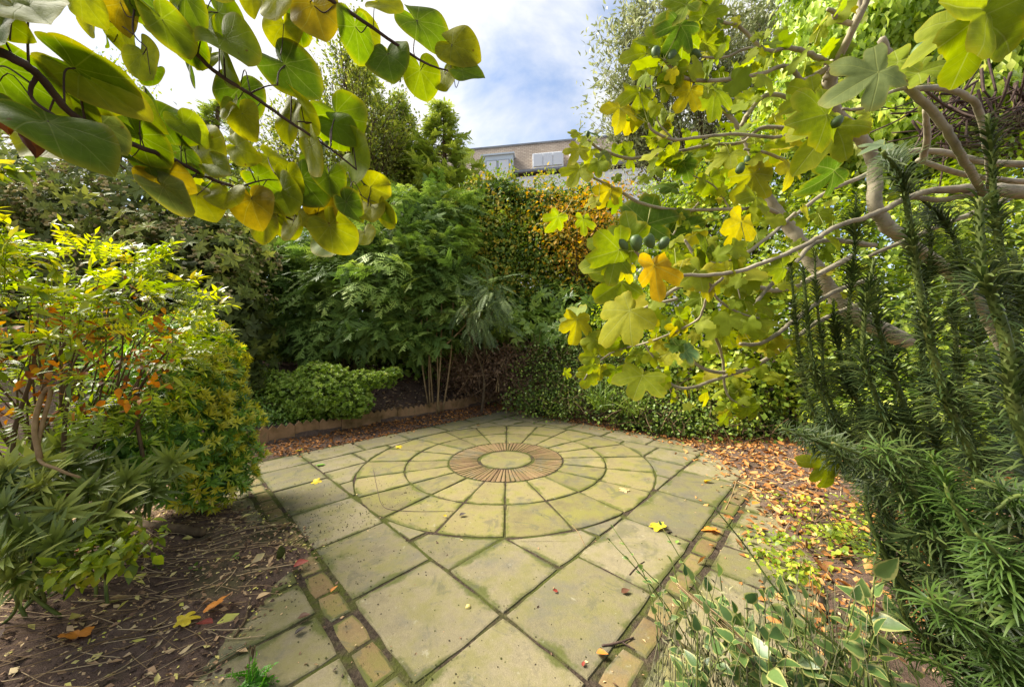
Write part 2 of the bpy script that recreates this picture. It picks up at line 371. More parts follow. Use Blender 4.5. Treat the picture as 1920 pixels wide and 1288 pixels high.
def pinnate(n=9, L=.24, w=.055, droop=.3, seed=2, term=True):
    g = np.random.default_rng(seed); ps = []; lf = leaf2(w/L*1., .06)
    for i in range(n):
        y = .12+.85*i/n; l = L*(.6+.4*math.sin(math.pi*(i+.5)/n)); z = -droop*y*y
        for s in (-1, 1):
            ps.append(xf(lf, (s*.9, .42+.1*g.normal(), -.12), (0, .1, 1), l, (0, y, z)))
    if term: ps.append(xf(lf, (0, 1, -.4), (0, .3, 1), L, (0, .97, -droop)))
    k = T([(-.006, 0, 0), (.006, 0, 0), (.006, .5, -droop*.25), (-.006, .5, -droop*.25), (.004, 1, -droop), (-.004, 1, -droop)], [[(0, 1, 2, 3), (3, 2, 4, 5)]])
    return combine(ps+[k])
def scatter(acc, t, P, D, N, S, rnd=None):
    P = np.asarray(P, float); n = len(P)
    if n == 0: return
    D = nz(D); X = nz(np.cross(D, N)); Z = np.cross(X, D)
    S = np.broadcast_to(np.asarray(S, float), (n,))[:, None, None]; V = t['V']
    W = P[:, None]+S*(V[None, :, :1]*X[:, None]+V[None, :, 1:2]*D[:, None]+V[None, :, 2:]*Z[:, None])
    m = len(V); off = (np.arange(n)*m)[:, None, None]
    rnd = rng.random(n) if rnd is None else np.broadcast_to(rnd, (n,))
    at_ = {k: np.tile(a, n) for k, a in t['A'].items()}
    acc.add(W.reshape(-1, 3), [(f[None]+off).reshape(-1, f.shape[1]) for f in t['F']], rnd=np.repeat(rnd, m), **at_)
def rn(n): return rng.standard_normal((n, 3))
def shell(ells, n, lo=.72, hi=1.05, front=.0):
    """points near the surfaces of ellipsoids; each ell = (centre, radii). Points buried in another ellipsoid are dropped"""
    A = np.array([(e[1][0]*e[1][1]*e[1][2])**(2/3) for e in ells]); idx = rng.choice(len(ells), n, p=A/A.sum())
    C = np.array([e[0] for e in ells])[idx]; Rr = np.array([e[1] for e in ells])[idx]
    u = nz(rn(n)); f = lo+(hi-lo)*rng.random(n)
    wob = 1+.10*np.sin(u[:, 0]*5+idx)+.10*np.sin(u[:, 2]*6+1.7*idx)
    P = C+Rr*u*(f*wob)[:, None]; Nn = nz(u/Rr)
    keep = np.ones(n, bool)
    for j, (c, r) in enumerate(ells):
        q = np.linalg.norm((P-np.array(c))/np.array(r), axis=1); keep &= (q > .62) | (idx == j)
    keep &= P[:, 2] > .02
    if front > 0:   # thin out the side nobody near the patio can see
        keep &= (np.einsum('ij,ij->i', Nn, nz(CAM-P)) > -.35) | (rng.random(n) > front)
    return P[keep], Nn[keep]
def E(px, py, d, rx, ry, rz): return (at(px, py, d), (rx*d/F_PX, rz, ry*d/F_PX))
def clumps(acc, t, ells, ncl, nleaf, rc, size, a=(.6, .8, .35), lo=.72, hi=1.05, front=.5, nup=.8, tone=None, sv=.25):
    P, Nn = shell(ells, ncl, lo, hi, front); k = len(P)
    cr = rng.random(k) if tone is None else tone(P)
    PP = np.repeat(P, nleaf, 0)+rn(k*nleaf)*rc*np.array([1, 1, .8]); NN = np.repeat(Nn, nleaf, 0); m = len(PP)
    rad = nz(PP-np.repeat(P-Nn*rc*1.2, nleaf, 0))
    D = nz(a[0]*rad+a[1]*rn(m)*.6+np.array([0, 0, -a[2]]))
    Nl = nz(NN+np.array([0, 0, nup])+rn(m)*.45)
    scatter(acc, t, PP, D, Nl, size*(1+sv*rng.standard_normal(m)).clip(.4, 1.8), (np.repeat(cr, nleaf)*.65+.35*rng.random(m)).clip(0, 1))
    return P, Nn
def branchwork(acc, base, ells, n, r0=.03, depth=.8):
    """limbs from the trunk's top to points in the crown"""
    P, Nn = shell(ells, n*2, .3, .85); P = P[:n]; base = np.asarray(base, float)
    for p in P:
        m = base+(p-base)*.5+rn(1)[0]*.12*np.linalg.norm(p-base)*.5+np.array([0, 0, .08])
        acc.tube(catmull([base, m, p], 5), [r0, r0*.6, r0*.2], 5, rnd=.5)
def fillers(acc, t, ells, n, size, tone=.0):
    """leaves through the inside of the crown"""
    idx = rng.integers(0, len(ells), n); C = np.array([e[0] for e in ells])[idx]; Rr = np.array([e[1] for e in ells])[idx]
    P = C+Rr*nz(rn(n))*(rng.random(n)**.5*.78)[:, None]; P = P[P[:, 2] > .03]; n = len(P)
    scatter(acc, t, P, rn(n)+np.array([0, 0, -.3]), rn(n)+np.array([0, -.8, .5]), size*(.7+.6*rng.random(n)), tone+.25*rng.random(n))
def line(p, q, n): 
    t = np.linspace(0, 1, n)[:, None]; return np.asarray(p)*(1-t)+np.asarray(q)*t
# ------------------------------------------------------------------ ground
def G(a, b): return np.array([S2*(a-b), -S2*(a+b)])
def AB(x, y): return S2*(x-y), -S2*(x+y)
def sst(v): v = np.clip(v, 0, 1); return v*v*(3-2*v)
_ng = {k: rng.random((k, k)) for k in (24, 60, 180)}
def vnoise(x, y, k):
    g = _ng[k]; u = (x+8)/18*k; v = (y+6)/18*k; i = np.floor(u).astype(int); j = np.floor(v).astype(int); fu = u-i; fv = v-j
    fu = fu*fu*(3-2*fu); fv = fv*fv*(3-2*fv); i %= k; j %= k; i2 = (i+1) % k; j2 = (j+1) % k
    return (g[i, j]*(1-fu)+g[i2, j]*fu)*(1-fv)+(g[i, j2]*(1-fu)+g[i2, j2]*fu)*fv-.5
def bed_left(a): return np.interp(a, [-3, -2, -1.5, -.9, -.4, 0, .3, .6, .9, 1.4, 2.5], [2.02, 2.02, 2.08, 2.2, 2.08, 1.93, 1.90, 2.2, 2.43, 2.52, 2.6])
def bed_right(b): return np.interp(b, [-3, -1.9, -1.6, -1, -.5, 0, .5, 1.5, 2.5], [.9, 1.2, 1.5, 1.95, 2.15, 2.35, 2.5, 2.65, 2.7])
def height(x, y):
    x = np.asarray(x, float); y = np.asarray(y, float); a, b = AB(x, y)
    n1, n2, n3 = vnoise(x, y, 24), vnoise(x, y, 60), vnoise(x, y, 180)
    edge = .10*n2+.10*n3
    l = b-bed_left(a)+edge; r = a-bed_right(b)+edge; f1 = -b-2.0+edge*.6; f2 = -a-1.99+edge*.6
    h = np.full(x.shape, -.035)
    h = np.maximum(h, -.03+.05*sst(l/.16)+.12*sst(l/1.6)+(.05*n2+.035*n3)*sst(l/.4))
    h = np.maximum(h, -.03+.04*sst(r/.14)+.06*sst(r/1.5)+(.04*n2+.02*n3)*sst(r/.3))
    h = np.maximum(h, -.03+.035*sst(f1/.1)+.9*sst((f1-.25)/3.)+(.06*n2+.03*n3)*sst(f1/.6))
    h = np.maximum(h, -.03+.035*sst(f2/.1)+(.02*n3)*sst(f2/.2))
    bank = -a-2.74
    h = np.where(bank > 0, np.maximum(h, .12+.85*sst(bank/2.6)+.10*n1+.05*n2), h)
    return h
st = .06
xs = np.arange(-7.5, 8.01, st); ys = np.arange(-4.3, 9.01, st); X, Y = np.meshgrid(xs, ys); Z = height(X, Y)
nx, ny = len(xs), len(ys); I = np.arange(nx*ny).reshape(ny, nx)
Fg = np.stack([I[:-1, :-1], I[:-1, 1:], I[1:, 1:], I[1:, :-1]], -1).reshape(-1, 4)
tag(obj('garden_soil', mesh('garden_soil', np.stack([X, Y, Z], -1).reshape(-1, 3), Fg, M['soil'], smooth=True)), kind='structure')
gv = np.array([(-150, -150, -.25), (150, -150, -.25), (150, 150, -.25), (-150, 150, -.25)])
tag(obj('ground', mesh('ground', gv, np.array([(0, 1, 2, 3)]), M['soil'])), kind='structure')

# ------------------------------------------------------------------ patio
def jointmat():
    m, nt, N, L = newmat('joint_soil'); a = noise(N, L, 4, 4); b = noise(N, L, 60, 4, .7)
    rp = ramp(N, [(.3, (.025, .018, .014)), (.55, (.06, .045, .032)), (.8, (.13, .10, .065))]); L.new(b, rp.inputs[0])
    c = mixc(N, L, math_(N, L, 'MULTIPLY', smooth_step(N, L, a, .42, .58), .7), rp.outputs[0], (.07, .085, .014))
    finish(nt, N, L, c, .95, .05, bump=b, bump_s=.9, bump_d=.015); return m
M['joint'] = jointmat()
pv = [G(2.56, 2.56), G(2.56, -1.3), G(1.99, -1.99), G(-1.99, -1.99), G(-1.99, 2.1), G(-1.5, 2.56)]
pb = np.array([(*p, -.007) for p in pv]); patio = tag(obj('patio', mesh('patio', pb, [np.array([list(range(len(pb)))[::-1]])], M['joint'])), kind='structure')
def area(p): p = np.asarray(p); x, y = p.T; return .5*np.sum(x*np.roll(y, -1)-np.roll(x, -1)*y)
def subdiv(p, L=.07):
    p = np.asarray(p); out = []
    for i in range(len(p)):
        q = p[(i+1) % len(p)]; n = max(1, int(round(np.linalg.norm(q-p[i])/L)))
        for k in range(n): out.append(p[i]+(q-p[i])*k/n)
    return np.array(out)
def inset(p, d):
    e = nz(np.roll(p, -1, 0)-p); n = np.stack([-e[:, 1], e[:, 0]], 1); m = n+np.roll(n, 1, 0); l = np.maximum(np.einsum('ij,ij->i', m, n), .45)
    return p+m*(d/l)[:, None]
def piece(name, poly, mat, parent, joint=.016, top=0., wob=.0022, bev=.006, mossw=.055, L=.07):
    p = np.asarray(poly, float)
    if area(p) < 0: p = p[::-1]
    p = subdiv(inset(p, joint/2), L); c = p.mean(0)
    p = p+rng.normal(0, wob, p.shape)
    # knock the corners off
    n = len(p); sm = p.copy()
    for _ in range(1): sm = .88*sm+.06*np.roll(sm, 1, 0)+.06*np.roll(sm, -1, 0)
    p = sm; tilt = rng.normal(0, .0035, 2); dz = rng.normal(0, .0015)
    zf = lambda q: top+dz+(q-c)@tilt
    r0 = p; r1 = inset(p, bev*.35); r2 = inset(p, bev*1.6); r3 = inset(p, mossw); n = len(p)
    V = np.vstack([np.c_[r0, np.full(n, -.045)], np.c_[r0, zf(r0)-bev], np.c_[r1, zf(r1)-bev*.35], np.c_[r2, zf(r2)], np.c_[r3, zf(r3)+.0008]])
    V[:, :2] -= c; i = np.arange(n); j = (i+1) % n
    F = np.vstack([np.stack([k*n+i, k*n+j, (k+1)*n+j, (k+1)*n+i], -1) for k in range(4)])
    ed = np.concatenate([np.ones(4*n), np.zeros(n)])
    me = mesh(name, V, [F, (4*n+i)[None]], mat, {'edge': ed}, smooth=False)
    return obj(name, me, parent, (*c, 0))
RC = [.29, .615, 1.05, 1.5]
def arc(r, a0, a1, n=7): t = np.linspace(a0, a1, n); return [(-r*math.sin(q), -r*math.cos(q)) for q in t]
piece('centre_stone', arc(RC[0], 0, 2*math.pi*(1-1/40), 40), M['ring'], patio, .03, mossw=.06, L=.5)
for k in range(20):
    a0, a1 = 2*math.pi*k/20, 2*math.pi*(k+1)/20
    piece('ring_stone', arc(RC[1], a0, a1, 6)+arc(RC[2], a1, a0, 7), M['ring'], patio, .012, mossw=.035, L=.12)
    piece('ring_stone', arc(RC[2], a0, a1, 7)+arc(RC[3], a1, a0, 9), M['ring'], patio, .014, mossw=.05, L=.12)
for k in range(80):
    a0, a1 = 2*math.pi*k/80, 2*math.pi*(k+1)/80; j = .0045 if k % 10 else .010
    piece('brick', arc(RC[0]+.01, a0, a1, 2)+arc(RC[1]-.003, a1, a0, 3), M['brick'], patio, j, top=-.001, wob=.0008, bev=.003, mossw=.008, L=.14)
def rot(p, k):
    for _ in range(k): p = [(b, -a) for a, b in p]
    return [tuple(G(a, b)) for a, b in p]
Rr_ = 1.5
def cpt(a): return (a, math.sqrt(Rr_*Rr_-a*a))
for k in range(4):
    sq = [(1.06, 1.06), (1.5, 1.06), (1.5, 1.5), (1.06, 1.5)]
    c1 = [cpt(a) for a in np.linspace(1.055, .64, 7)]+[(.64, 1.5), (1.06, 1.5)]
    t1 = [cpt(a) for a in np.linspace(.64, .30, 6)]+[(.30, 1.5), (.64, 1.5)]
    piece('slab', rot(sq, k), M['slab'], patio, .018)
    for q in (c1, [(b, a) for a, b in c1]): piece('slab', rot(q, k), M['slab'], patio, .016, mossw=.04, L=.1)
    for q in (t1, [(b, a) for a, b in t1]): piece('slab', rot(q, k), M['slab'], patio, .012, mossw=.008, bev=.003, L=.2)
    piece('slab', rot([(1.5, 1.5), (1.95, 1.5), (1.95, 1.95), (1.5, 1.95)], k), M['slab'], patio, .016)
    for i in range(5):
        a0 = 1.5-.6*i; piece('slab', rot([(a0-.6, 1.5), (a0, 1.5), (a0, 1.95), (a0-.6, 1.95)], k), M['slab'], patio, .013 if k else .016)
def rect(a0, a1, b0, b1): return [tuple(G(*q)) for q in ((a0, b0), (a1, b0), (a1, b1), (a0, b1))]
for i in range(17):
    a0 = 1.615-.215*i; piece('border_brick', rect(a0-.215, a0, 1.96, 2.072), M['border'], patio, .011, top=-.002, bev=.006, mossw=.022)
for i in range(15):
    b0 = 1.70-.215*i; piece('border_brick', rect(1.96, 2.072, b0-.215, b0), M['border'], patio, .011, top=-.002, bev=.006, mossw=.022)
for i in range(9):
    a0 = 1.46-.3*i; piece('slab', rect(a0-.3, a0, 2.085, 2.53), M['slab'], patio, .016, top=-.002)
for i in range(9):
    b0 = 1.7-.3*i; piece('slab', rect(2.085, 2.53, b0-.3, b0), M['slab'], patio, .016, top=-.002)

# ------------------------------------------------------------------ zigzag edging behind the patio
def edging():
    t = thing('garden_edging', 'low terracotta edging with zigzag top along the back of the patio', 'edging', loc=(*G(-2.74, 0), 0))
    L = .30; b = 2.55; k = 0
    while b > -2.5:
        w = L*.985; n = 3; pts = [(0, -.1), (w, -.1)]; hgt = .165+rng.normal(0, .008)
        top = []
        for i in range(n):
            top += [(w*(n-i)/n, hgt), (w*(n-i-.5)/n, hgt+.055+rng.normal(0, .004))]
        top.append((0, hgt)); pts += top; th = .035; m = len(pts)
        bd = .0; V = [(x, 0, z) for x, z in pts]+[(x, th, z) for x, z in pts]
        F4 = np.array([(i, (i+1) % m, m+(i+1) % m, m+i) for i in range(m)])
        me = mesh('edging_tile', np.array(V), [np.array([list(range(m))[::-1]]), np.array([[m+i for i in range(m)]]), F4], M['terracotta'])
        o = obj('edging_tile', me, t); p = G(-2.74+rng.normal(0, .008), b)-G(-2.74, 0)
        o.location = (*p, 0.); o.rotation_euler = (rng.normal(0, .03), rng.normal(0, .012), math.atan2(S2, S2)+rng.normal(0, .012)); b -= L; k += 1
edging()

# ------------------------------------------------------------------ house beyond the trees
def slatemat():
    m, nt, N, L = newmat('slate'); g = N.new('ShaderNodeTexCoord').outputs['UV']
    br = N.new('ShaderNodeTexBrick'); lv = attr(N, 'luv', 'Vector'); L.new(lv, br.inputs['Vector'])
    br.inputs['Color1'].default_value = (.30, .245, .195, 1); br.inputs['Color2'].default_value = (.38, .32, .26, 1); br.inputs['Mortar'].default_value = (.20, .16, .13, 1)
    br.inputs['Scale'].default_value = 1; br.inputs['Brick Width'].default_value = .22; br.inputs['Row Height'].default_value = .11; br.inputs['Mortar Size'].default_value = .012
    c = mixc(N, L, .5, br.outputs[0], mixc(N, L, noise(N, L, 1.2, 4), (.7, .7, .7), (1.3, 1.25, 1.2)), 'MULTIPLY')
    finish(nt, N, L, c, .8, .2, bump=br.outputs['Fac'], bump_s=.5, bump_d=.02); return m
M['slate'] = slatemat()
M['render_white'] = simplemat('white_render', [(.3, (.82, .82, .82)), (.7, (.86, .86, .86))], 2, .8, .2, .1, .005)
M['brick_wall'] = simplemat('red_brick_wall', [(.3, (.20, .08, .045)), (.7, (.34, .15, .09))], 8, .9, .1, .3, .01)
M['dormer_blue'] = simplemat('dormer_paint', [(.3, (.50, .58, .66)), (.7, (.56, .63, .70))], 3, .6, .3, .05, .003)
M['blind'] = simplemat('pale_pane', [(.3, (.64, .67, .72)), (.7, (.68, .71, .76))], 1, .7, .2, .0, .002)
M['gutter'] = simplemat('gutter_grey', [(.3, (.16, .17, .19)), (.7, (.24, .25, .27))], 3, .5, .3, .05, .003)
def box(name, c, s, mat, parent, rz=0., attrs=False):
    x, y, z = np.array(s)/2; V = np.array([(i*x, j*y, k*z) for i in (-1, 1) for j in (-1, 1) for k in (-1, 1)])
    F = np.array([(0, 1, 3, 2), (4, 6, 7, 5), (0, 4, 5, 1), (2, 3, 7, 6), (0, 2, 6, 4), (1, 5, 7, 3)])
    o = obj(name, mesh(name, V, F, mat), parent, c); o.rotation_euler.z = rz; return o
def house():
    d = 18.; p0 = at(700, 325, d+1.1); p1 = at(1420, 314, d-1.6); ang = math.atan2(p1[1]-p0[1], p1[0]-p0[0]); W = np.linalg.norm((p1-p0)[:2])
    eave = .5*(p0[2]+p1[2]); k = d/F_PX
    t = thing('house', 'distant house with brown slate mansard roof and pale blue dormer above the hedge', 'house', loc=(p0[0], p0[1], 0)); t.rotation_euler.z = ang
    xr = lambda px: (px-700)/(1420-700)*W
    xs_ = xr(992)
    box('wall', (xs_/2, 3.25, (eave-.35)/2-.15), (xs_, 6.4, eave-.05), M['brick_wall'], t)
    box('wall', (xs_+(W-xs_)/2, 3.22, (eave-.2)/2-.13), (W-xs_-.004, 6.5, eave), M['render_white'], t)
    H = 1.75; V = np.array([(-.2, -.12, eave), (W+.2, -.12, eave), (W+.2, .45, eave+H), (-.2, .45, eave+H), (-.2, 6.6, eave), (W+.2, 6.6, eave), (W+.2, 6.0, eave+H), (-.2, 6.0, eave+H)])
    lu = np.array([(v[0], v[2]+v[1]*.3, 0) for v in V])
    F = np.array([(0, 1, 2, 3), (5, 4, 7, 6), (3, 2, 6, 7), (4, 0, 3, 7), (1, 5, 6, 2), (0, 4, 5, 1)])
    ro = obj('roof', mesh('roof', V, F, M['slate'], {'luv': lu}), t)
    box('ridge_cap', (W/2, .47, eave+H+.03), (W+.5, .12, .08), M['gutter'], ro)
    box('gutter', (xs_+(W-xs_)/2, -.2, eave-.03), (W-xs_, .14, .11), M['gutter'], t)
    box('gutter', (xs_/2-.45, -.2, eave-.04), (xs_-1.75, .12, .09), M['gutter'], t)
    # pale blue dormer
    a, b = xr(930), xr(989); w = b-a; top = eave+(325-295)*k+.05; bot = eave-(340-325)*k-.3; dm = box('dormer', ((a+b)/2, .18, (top+bot)/2), (w, .9, top-bot), M['dormer_blue'], t)
    fy = -.30
    for s in (-1, 1):
        wx = w*.37; o = box('window', (s*w*.2, -.455, -.10), (wx, .03, (top-bot)*.80), M['gutter'], dm); box('pane', (0, -.02, 0), (wx*.9, .02, (top-bot)*.76), M['blind'], o)
    box('dormer_roof', (0, -.03, (top-bot)/2+.03), (w+.18, 1.0, .08), M['dormer_blue'], dm)
    # wide white window set in the slates
    a, b = xr(1026), xr(1084); w = b-a; top = eave+(321-291)*k; dm = box('dormer', ((a+b)/2, .2, (top+eave)/2+.03), (w, .8, top-eave-.06), M['render_white'], t)
    for s in (-1, 0, 1): box('window', (s*w*.32, -.42, 0), (w*.29, .10, (top-eave)*.74), M['blind'], dm)
    a, b = xr(1096), xr(1150); w = b-a; top = eave+(321-287)*k; dm = box('dormer', ((a+b)/2, .2, (top+eave)/2+.03), (w, .8, top-eave-.06), M['render_white'], t)
    for s in (-1, 1): box('window', (s*w*.24, -.42, 0), (w*.42, .10, (top-eave)*.74), M['blind'], dm)
    for i in range(7):
        x = W*(i+.6)/7; o = box('window', (x, -.06, eave-2.2), (1.1, .08, 1.3), M['gutter'], t); box('pane', (0, -.05, 0), (1.0, .02, 1.2), M['blind'], o)
house()
#PART3
# ------------------------------------------------------------------ plants: shared tools
LF_S, LF_M, LF_R = leaf2(.3), leaf3(.26, .08, .22, .62, 4), leaf3(.42, .06, .12, .55, 4)
LF_N = leaf2(.16, .05); LF_M2, LF_R2 = leaf3(.27, .08, .22, .62, 2), leaf3(.42, .06, .12, .55, 2)
def part(t, name, acc, mat, kind=None, smooth=True, parent=None):
    o = obj(name, acc.mesh(name, mat, smooth), parent or t); b = t.location
    o.location = (-b[0], -b[1], -b[2])
    if parent is not None and parent is not t: o.location = (0, 0, 0)
    if kind: o['kind'] = kind
    return o
def plant(name, label, cat, px, d, group=None):
    p = at(px, 644, d); z = float(height(p[0], p[1])) if -7.5 < p[0] < 8 and p[1] < 9 else -.25
    return thing(name, label, cat, group, (p[0], p[1], z))
def bpos(t): return np.array(t.location)
def trunk(t, top, r, mat, name='trunk', base=None, bend=.15, sides=9, mids=None):
    b = bpos(t) if base is None else np.asarray(base, float); b = b-np.array([0, 0, .08]); top = np.asarray(top, float)
    pts = [b]+([np.asarray(m, float) for m in mids] if mids else [b+(top-b)*.5+np.array([rng.normal()*bend, rng.normal()*bend, 0])])+[top]
    a = Acc(); P = catmull(pts, 7); a.tube(P, np.interp(np.linspace(0, 1, len(P)), [0, .12, 1], [r*1.35, r, r*.45]), sides, rnd=.5)
    return part(t, name, a, mat, smooth=True)
def spray_crown(acc, t, ells, n, size, droop=.25, out=1., lo=.6, hi=1.05, front=.6, sv=.2, tone=None):
    P, Nn = shell(ells, n, lo, hi, front); k = len(P)
    h = Nn*np.array([1, 1, .25]); D = nz(nz(h)*out+rn(k)*.28+np.array([0, 0, -droop])); N = nz(np.array([0, 0, 1.])+rn(k)*.22+nz(h)*.35)
    scatter(acc, t, P-D*size*.5, D, N, size*(1+sv*rng.standard_normal(k)).clip(.5, 1.6), rng.random(k) if tone is None else tone(P))

# colours
M['ivy_dark'] = leafmat('dark_ivy_leaf', [(0., (0.048, 0.060, 0.018)), (.4, (0.119, 0.150, 0.036)), (.7, (0.221, 0.246, 0.056)), (1., (0.371, 0.385, 0.087))], .2, .55, .18, 1.2, .3, 1.2)
M['umbel'] = leafmat('ivy_flower_heads', [(0., (0.168, 0.143, 0.076)), (.5, (0.319, 0.269, 0.134)), (1., (0.470, 0.403, 0.218))], .1, .8, .1, 2, .3, 1.1)
M['hemlock'] = leafmat('hemlock_needles', [(0., (0.066, 0.115, 0.024)), (.4, (0.143, 0.218, 0.043)), (.75, (0.232, 0.323, 0.069)), (1., (0.332, 0.416, 0.090))], .3, .55, .25, 1.1, .35, 1.3)
M['cypress'] = leafmat('cypress_scales', [(0., (0.090, 0.143, 0.028)), (.45, (0.222, 0.284, 0.051)), (.8, (0.386, 0.440, 0.083)), (1., (0.536, 0.544, 0.116))], .3, .55, .2, 1., .4, 1.3)
M['thuja'] = leafmat('thuja_scales', [(0., (0.075, 0.112, 0.018)), (.45, (0.180, 0.232, 0.037)), (1., (0.360, 0.390, 0.075))], .35, .55, .2, .9, .4, 1.3)
M['privet'] = leafmat('privet_leaf', [(0., (.06, .085, .012)), (.45, (.14, .17, .025)), (1., (.27, .28, .06))], .4, .45, .35, 1.4, .4, 1.4)
M['hebe'] = leafmat('hebe_leaf', [(0., (0.085, 0.142, 0.014)), (.45, (0.196, 0.282, 0.036)), (.8, (0.315, 0.401, 0.071)), (1., (0.464, 0.505, 0.142))], .3, .4, .45, 4, .3, 1.3)
M['mixed'] = leafmat('mixed_hedge_leaf', [(0., (0.049, 0.088, 0.019)), (.35, (0.136, 0.214, 0.031)), (.6, (0.272, 0.330, 0.049)), (.8, (0.524, 0.350, 0.049)), (1., (0.816, 0.330, 0.038))], .35, .45, .3, 1.1, .55, 1.35)
M['orange'] = leafmat('autumn_leaf', [(0., (0.088, 0.112, 0.015)), (.25, (0.213, 0.200, 0.025)), (.5, (0.450, 0.263, 0.025)), (.75, (0.562, 0.250, 0.022)), (1., (0.575, 0.163, 0.019))], .4, .5, .25, 1.5, .4, 1.3)
M['mimosa'] = leafmat('mimosa_leaf', [(0., (0.070, 0.103, 0.043)), (.5, (0.142, 0.191, 0.070)), (1., (0.237, 0.287, 0.108))], .25, .5, .3, 2, .3, 1.2)
M['laurel'] = leafmat('laurel_leaf', [(0., (0.059, 0.113, 0.017)), (.5, (0.149, 0.235, 0.031)), (1., (0.296, 0.394, 0.072))], .2, .35, .5, 1.4, .3, 1.2)
M['ivy_bright'] = leafmat('ivy_bright', [(0., (0.059, 0.103, 0.011)), (.4, (0.161, 0.228, 0.020)), (.75, (0.293, 0.345, 0.033)), (1., (0.439, 0.455, 0.059))], .38, .42, .4, 1.3, .45, 1.45)
M['ground_ivy'] = leafmat('ground_ivy', [(0., (0.036, 0.064, 0.011)), (.45, (0.102, 0.161, 0.023)), (.8, (0.189, 0.255, 0.036)), (1., (0.290, 0.333, 0.058))], .3, .45, .35, 1.2, .5, 1.3)
M['vine'] = leafmat('vine_leaf', [(0., (0.087, 0.145, 0.017)), (.35, (0.203, 0.290, 0.032)), (.7, (0.348, 0.435, 0.058)), (1., (0.522, 0.580, 0.116))], .4, .42, .4, .8, .4, 1.45)
M['olive'] = leafmat('olive_leaf', [(0., (0.108, 0.132, 0.054)), (.5, (0.216, 0.240, 0.108)), (1., (0.360, 0.372, 0.204))], .3, .5, .3, 1.5, .3, 1.2)
M['brush'] = leafmat('brushwood', [(0., (.05, .03, .02)), (.5, (.14, .085, .05)), (1., (.26, .17, .10))], .1, .8, .1, 2, .4, 1.1)
TWIG = T([(-.012, 0, 0), (.012, 0, 0), (.010, .5, .05), (-.010, .5, .05), (.003, 1, -.04), (-.003, 1, -.04), (0, 0, .016), (0, .5, .064), (0, 1, -.03)], [[(0, 6, 7, 3), (6, 1, 2, 7), (3, 7, 8, 5), (7, 2, 4, 8)]])

# ------------------------------------------------------------------ background trees
FR_BIG = [frond(11, .40, .030, .30, True, s) for s in (1, 2)]
def bough(seed):
    g = np.random.default_rng(seed); ps = []; sm = frond(5, .40, .060, .15, False, seed)
    for i in range(5):
        y = .10+.17*i; l = .50*(1-.13*i)*(.85+.3*g.random())
        for sd in (-1, 1):
            dd = np.array([sd*.80, .58+.12*g.normal(), -.10+.05*g.normal()]); ps.append(xf(sm, dd, (0, .12*g.normal(), 1), l, (0, y+.03*sd, -.30*y*y)))
    ps.append(xf(sm, (0, 1, -.55), (0, .4, 1), .38, (0, .72, -.16))); return combine(ps)
FR_BIG = [bough(s) for s in (1, 2, 3)]
FR_SM = [frond(7, .46, .075, .25, False, s) for s in (5, 6)]
def conifer(name, label, apx, apy, d, halfw, boty, n, mat, size, up=.1, group=None, shape=1.):
    t = plant(name, label, 'tree', apx, d, group); top = at(apx, apy, d); base = bpos(t); zb = at(apx, boty, d)[2]; H = top[2]-zb; W = halfw*d/F_PX
    a = Acc(); ax = base*np.array([1, 1, 0])+np.array([0, 0, zb]); nb = n//16; br = Acc(); PP = []; DD = []; RR = []; HH = []
    for i in range(nb):
        h = ((i+rng.random())/nb)**.9*.98; th = rng.random()*2*math.pi
        if math.sin(th) > .55 and rng.random() < .6: continue
        r = W*(1-h)**shape*rng.uniform(.55, 1.2)+.06; o = np.array([math.cos(th), math.sin(th), 0]); c0 = ax+np.array([0, 0, h*H]); tip = c0+o*r+np.array([0, 0, r*(up-.15)+rng.normal()*.06])
        P_ = catmull([c0, c0+o*r*.55+np.array([0, 0, -.06*r]), tip], 4); br.tube(P_, [.02*(1-h)+.006, .004], 4, rnd=.5); m = max(5, int(10*r/W)+4)
        f = .18+.82*rng.random(m)**.7; q = np.stack([np.interp(f, np.linspace(0, 1, len(P_)), P_[:, k]) for k in range(3)], -1); PP.append(q+rn(m)*.05)
        s_ = np.array([-o[1], o[0], 0]); DD.append(nz(o*.8+s_*rng.normal(0, .75, (m, 1))+np.array([0, 0, up*.8])+rn(m)*.22)); RR.append(.35*rng.random(m)+.65*f*(.5+.5*rng.random())); HH.append(np.full(m, h))
    P, D, rd, h = np.vstack(PP), np.vstack(DD), np.concatenate(RR), np.concatenate(HH); m = len(P); N = nz(np.array([0, 0, 1.])+rn(m)*.5); k = m//2; sz = size*(.55+.6*rng.random(m))*(1.05-.5*h)
    for tt, sl in ((FR_SM[0], slice(0, k)), (FR_SM[1], slice(k, m))): scatter(a, tt, P[sl]-D[sl]*.08, D[sl], N[sl], sz[sl], rd[sl])
    part(t, 'branches', br, M['bark_brown'])
    part(t, 'crown', a, mat, 'stuff'); trunk(t, top-np.array([0, 0, .25]), .11, M['bark_brown'], bend=.05); return t
conifer('conifer_tree', 'tall dark conical evergreen standing left of the house', 833, 188, 9.6, 88, 420, 2600, M['cypress'], .5, .25, 'tall conifers behind the garden')
conifer('conifer_tree', 'slim dark evergreen spire just left of the tall conical evergreen', 755, 178, 10.2, 75, 420, 2300, M['cypress'], .5, .25, 'tall conifers behind the garden')
conifer('conifer_tree', 'narrow evergreen tip showing against the cloud behind the heart-shaped leaves', 408, 180, 10.5, 80, 420, 1700, M['thuja'], .5, .25, 'tall conifers behind the garden')
conifer('conifer_tree', 'feathery yellow-green conifer in the middle of the tree row', 688, 110, 10.8, 100, 440, 3000, M['thuja'], .55, .3, 'tall conifers behind the garden', .8)
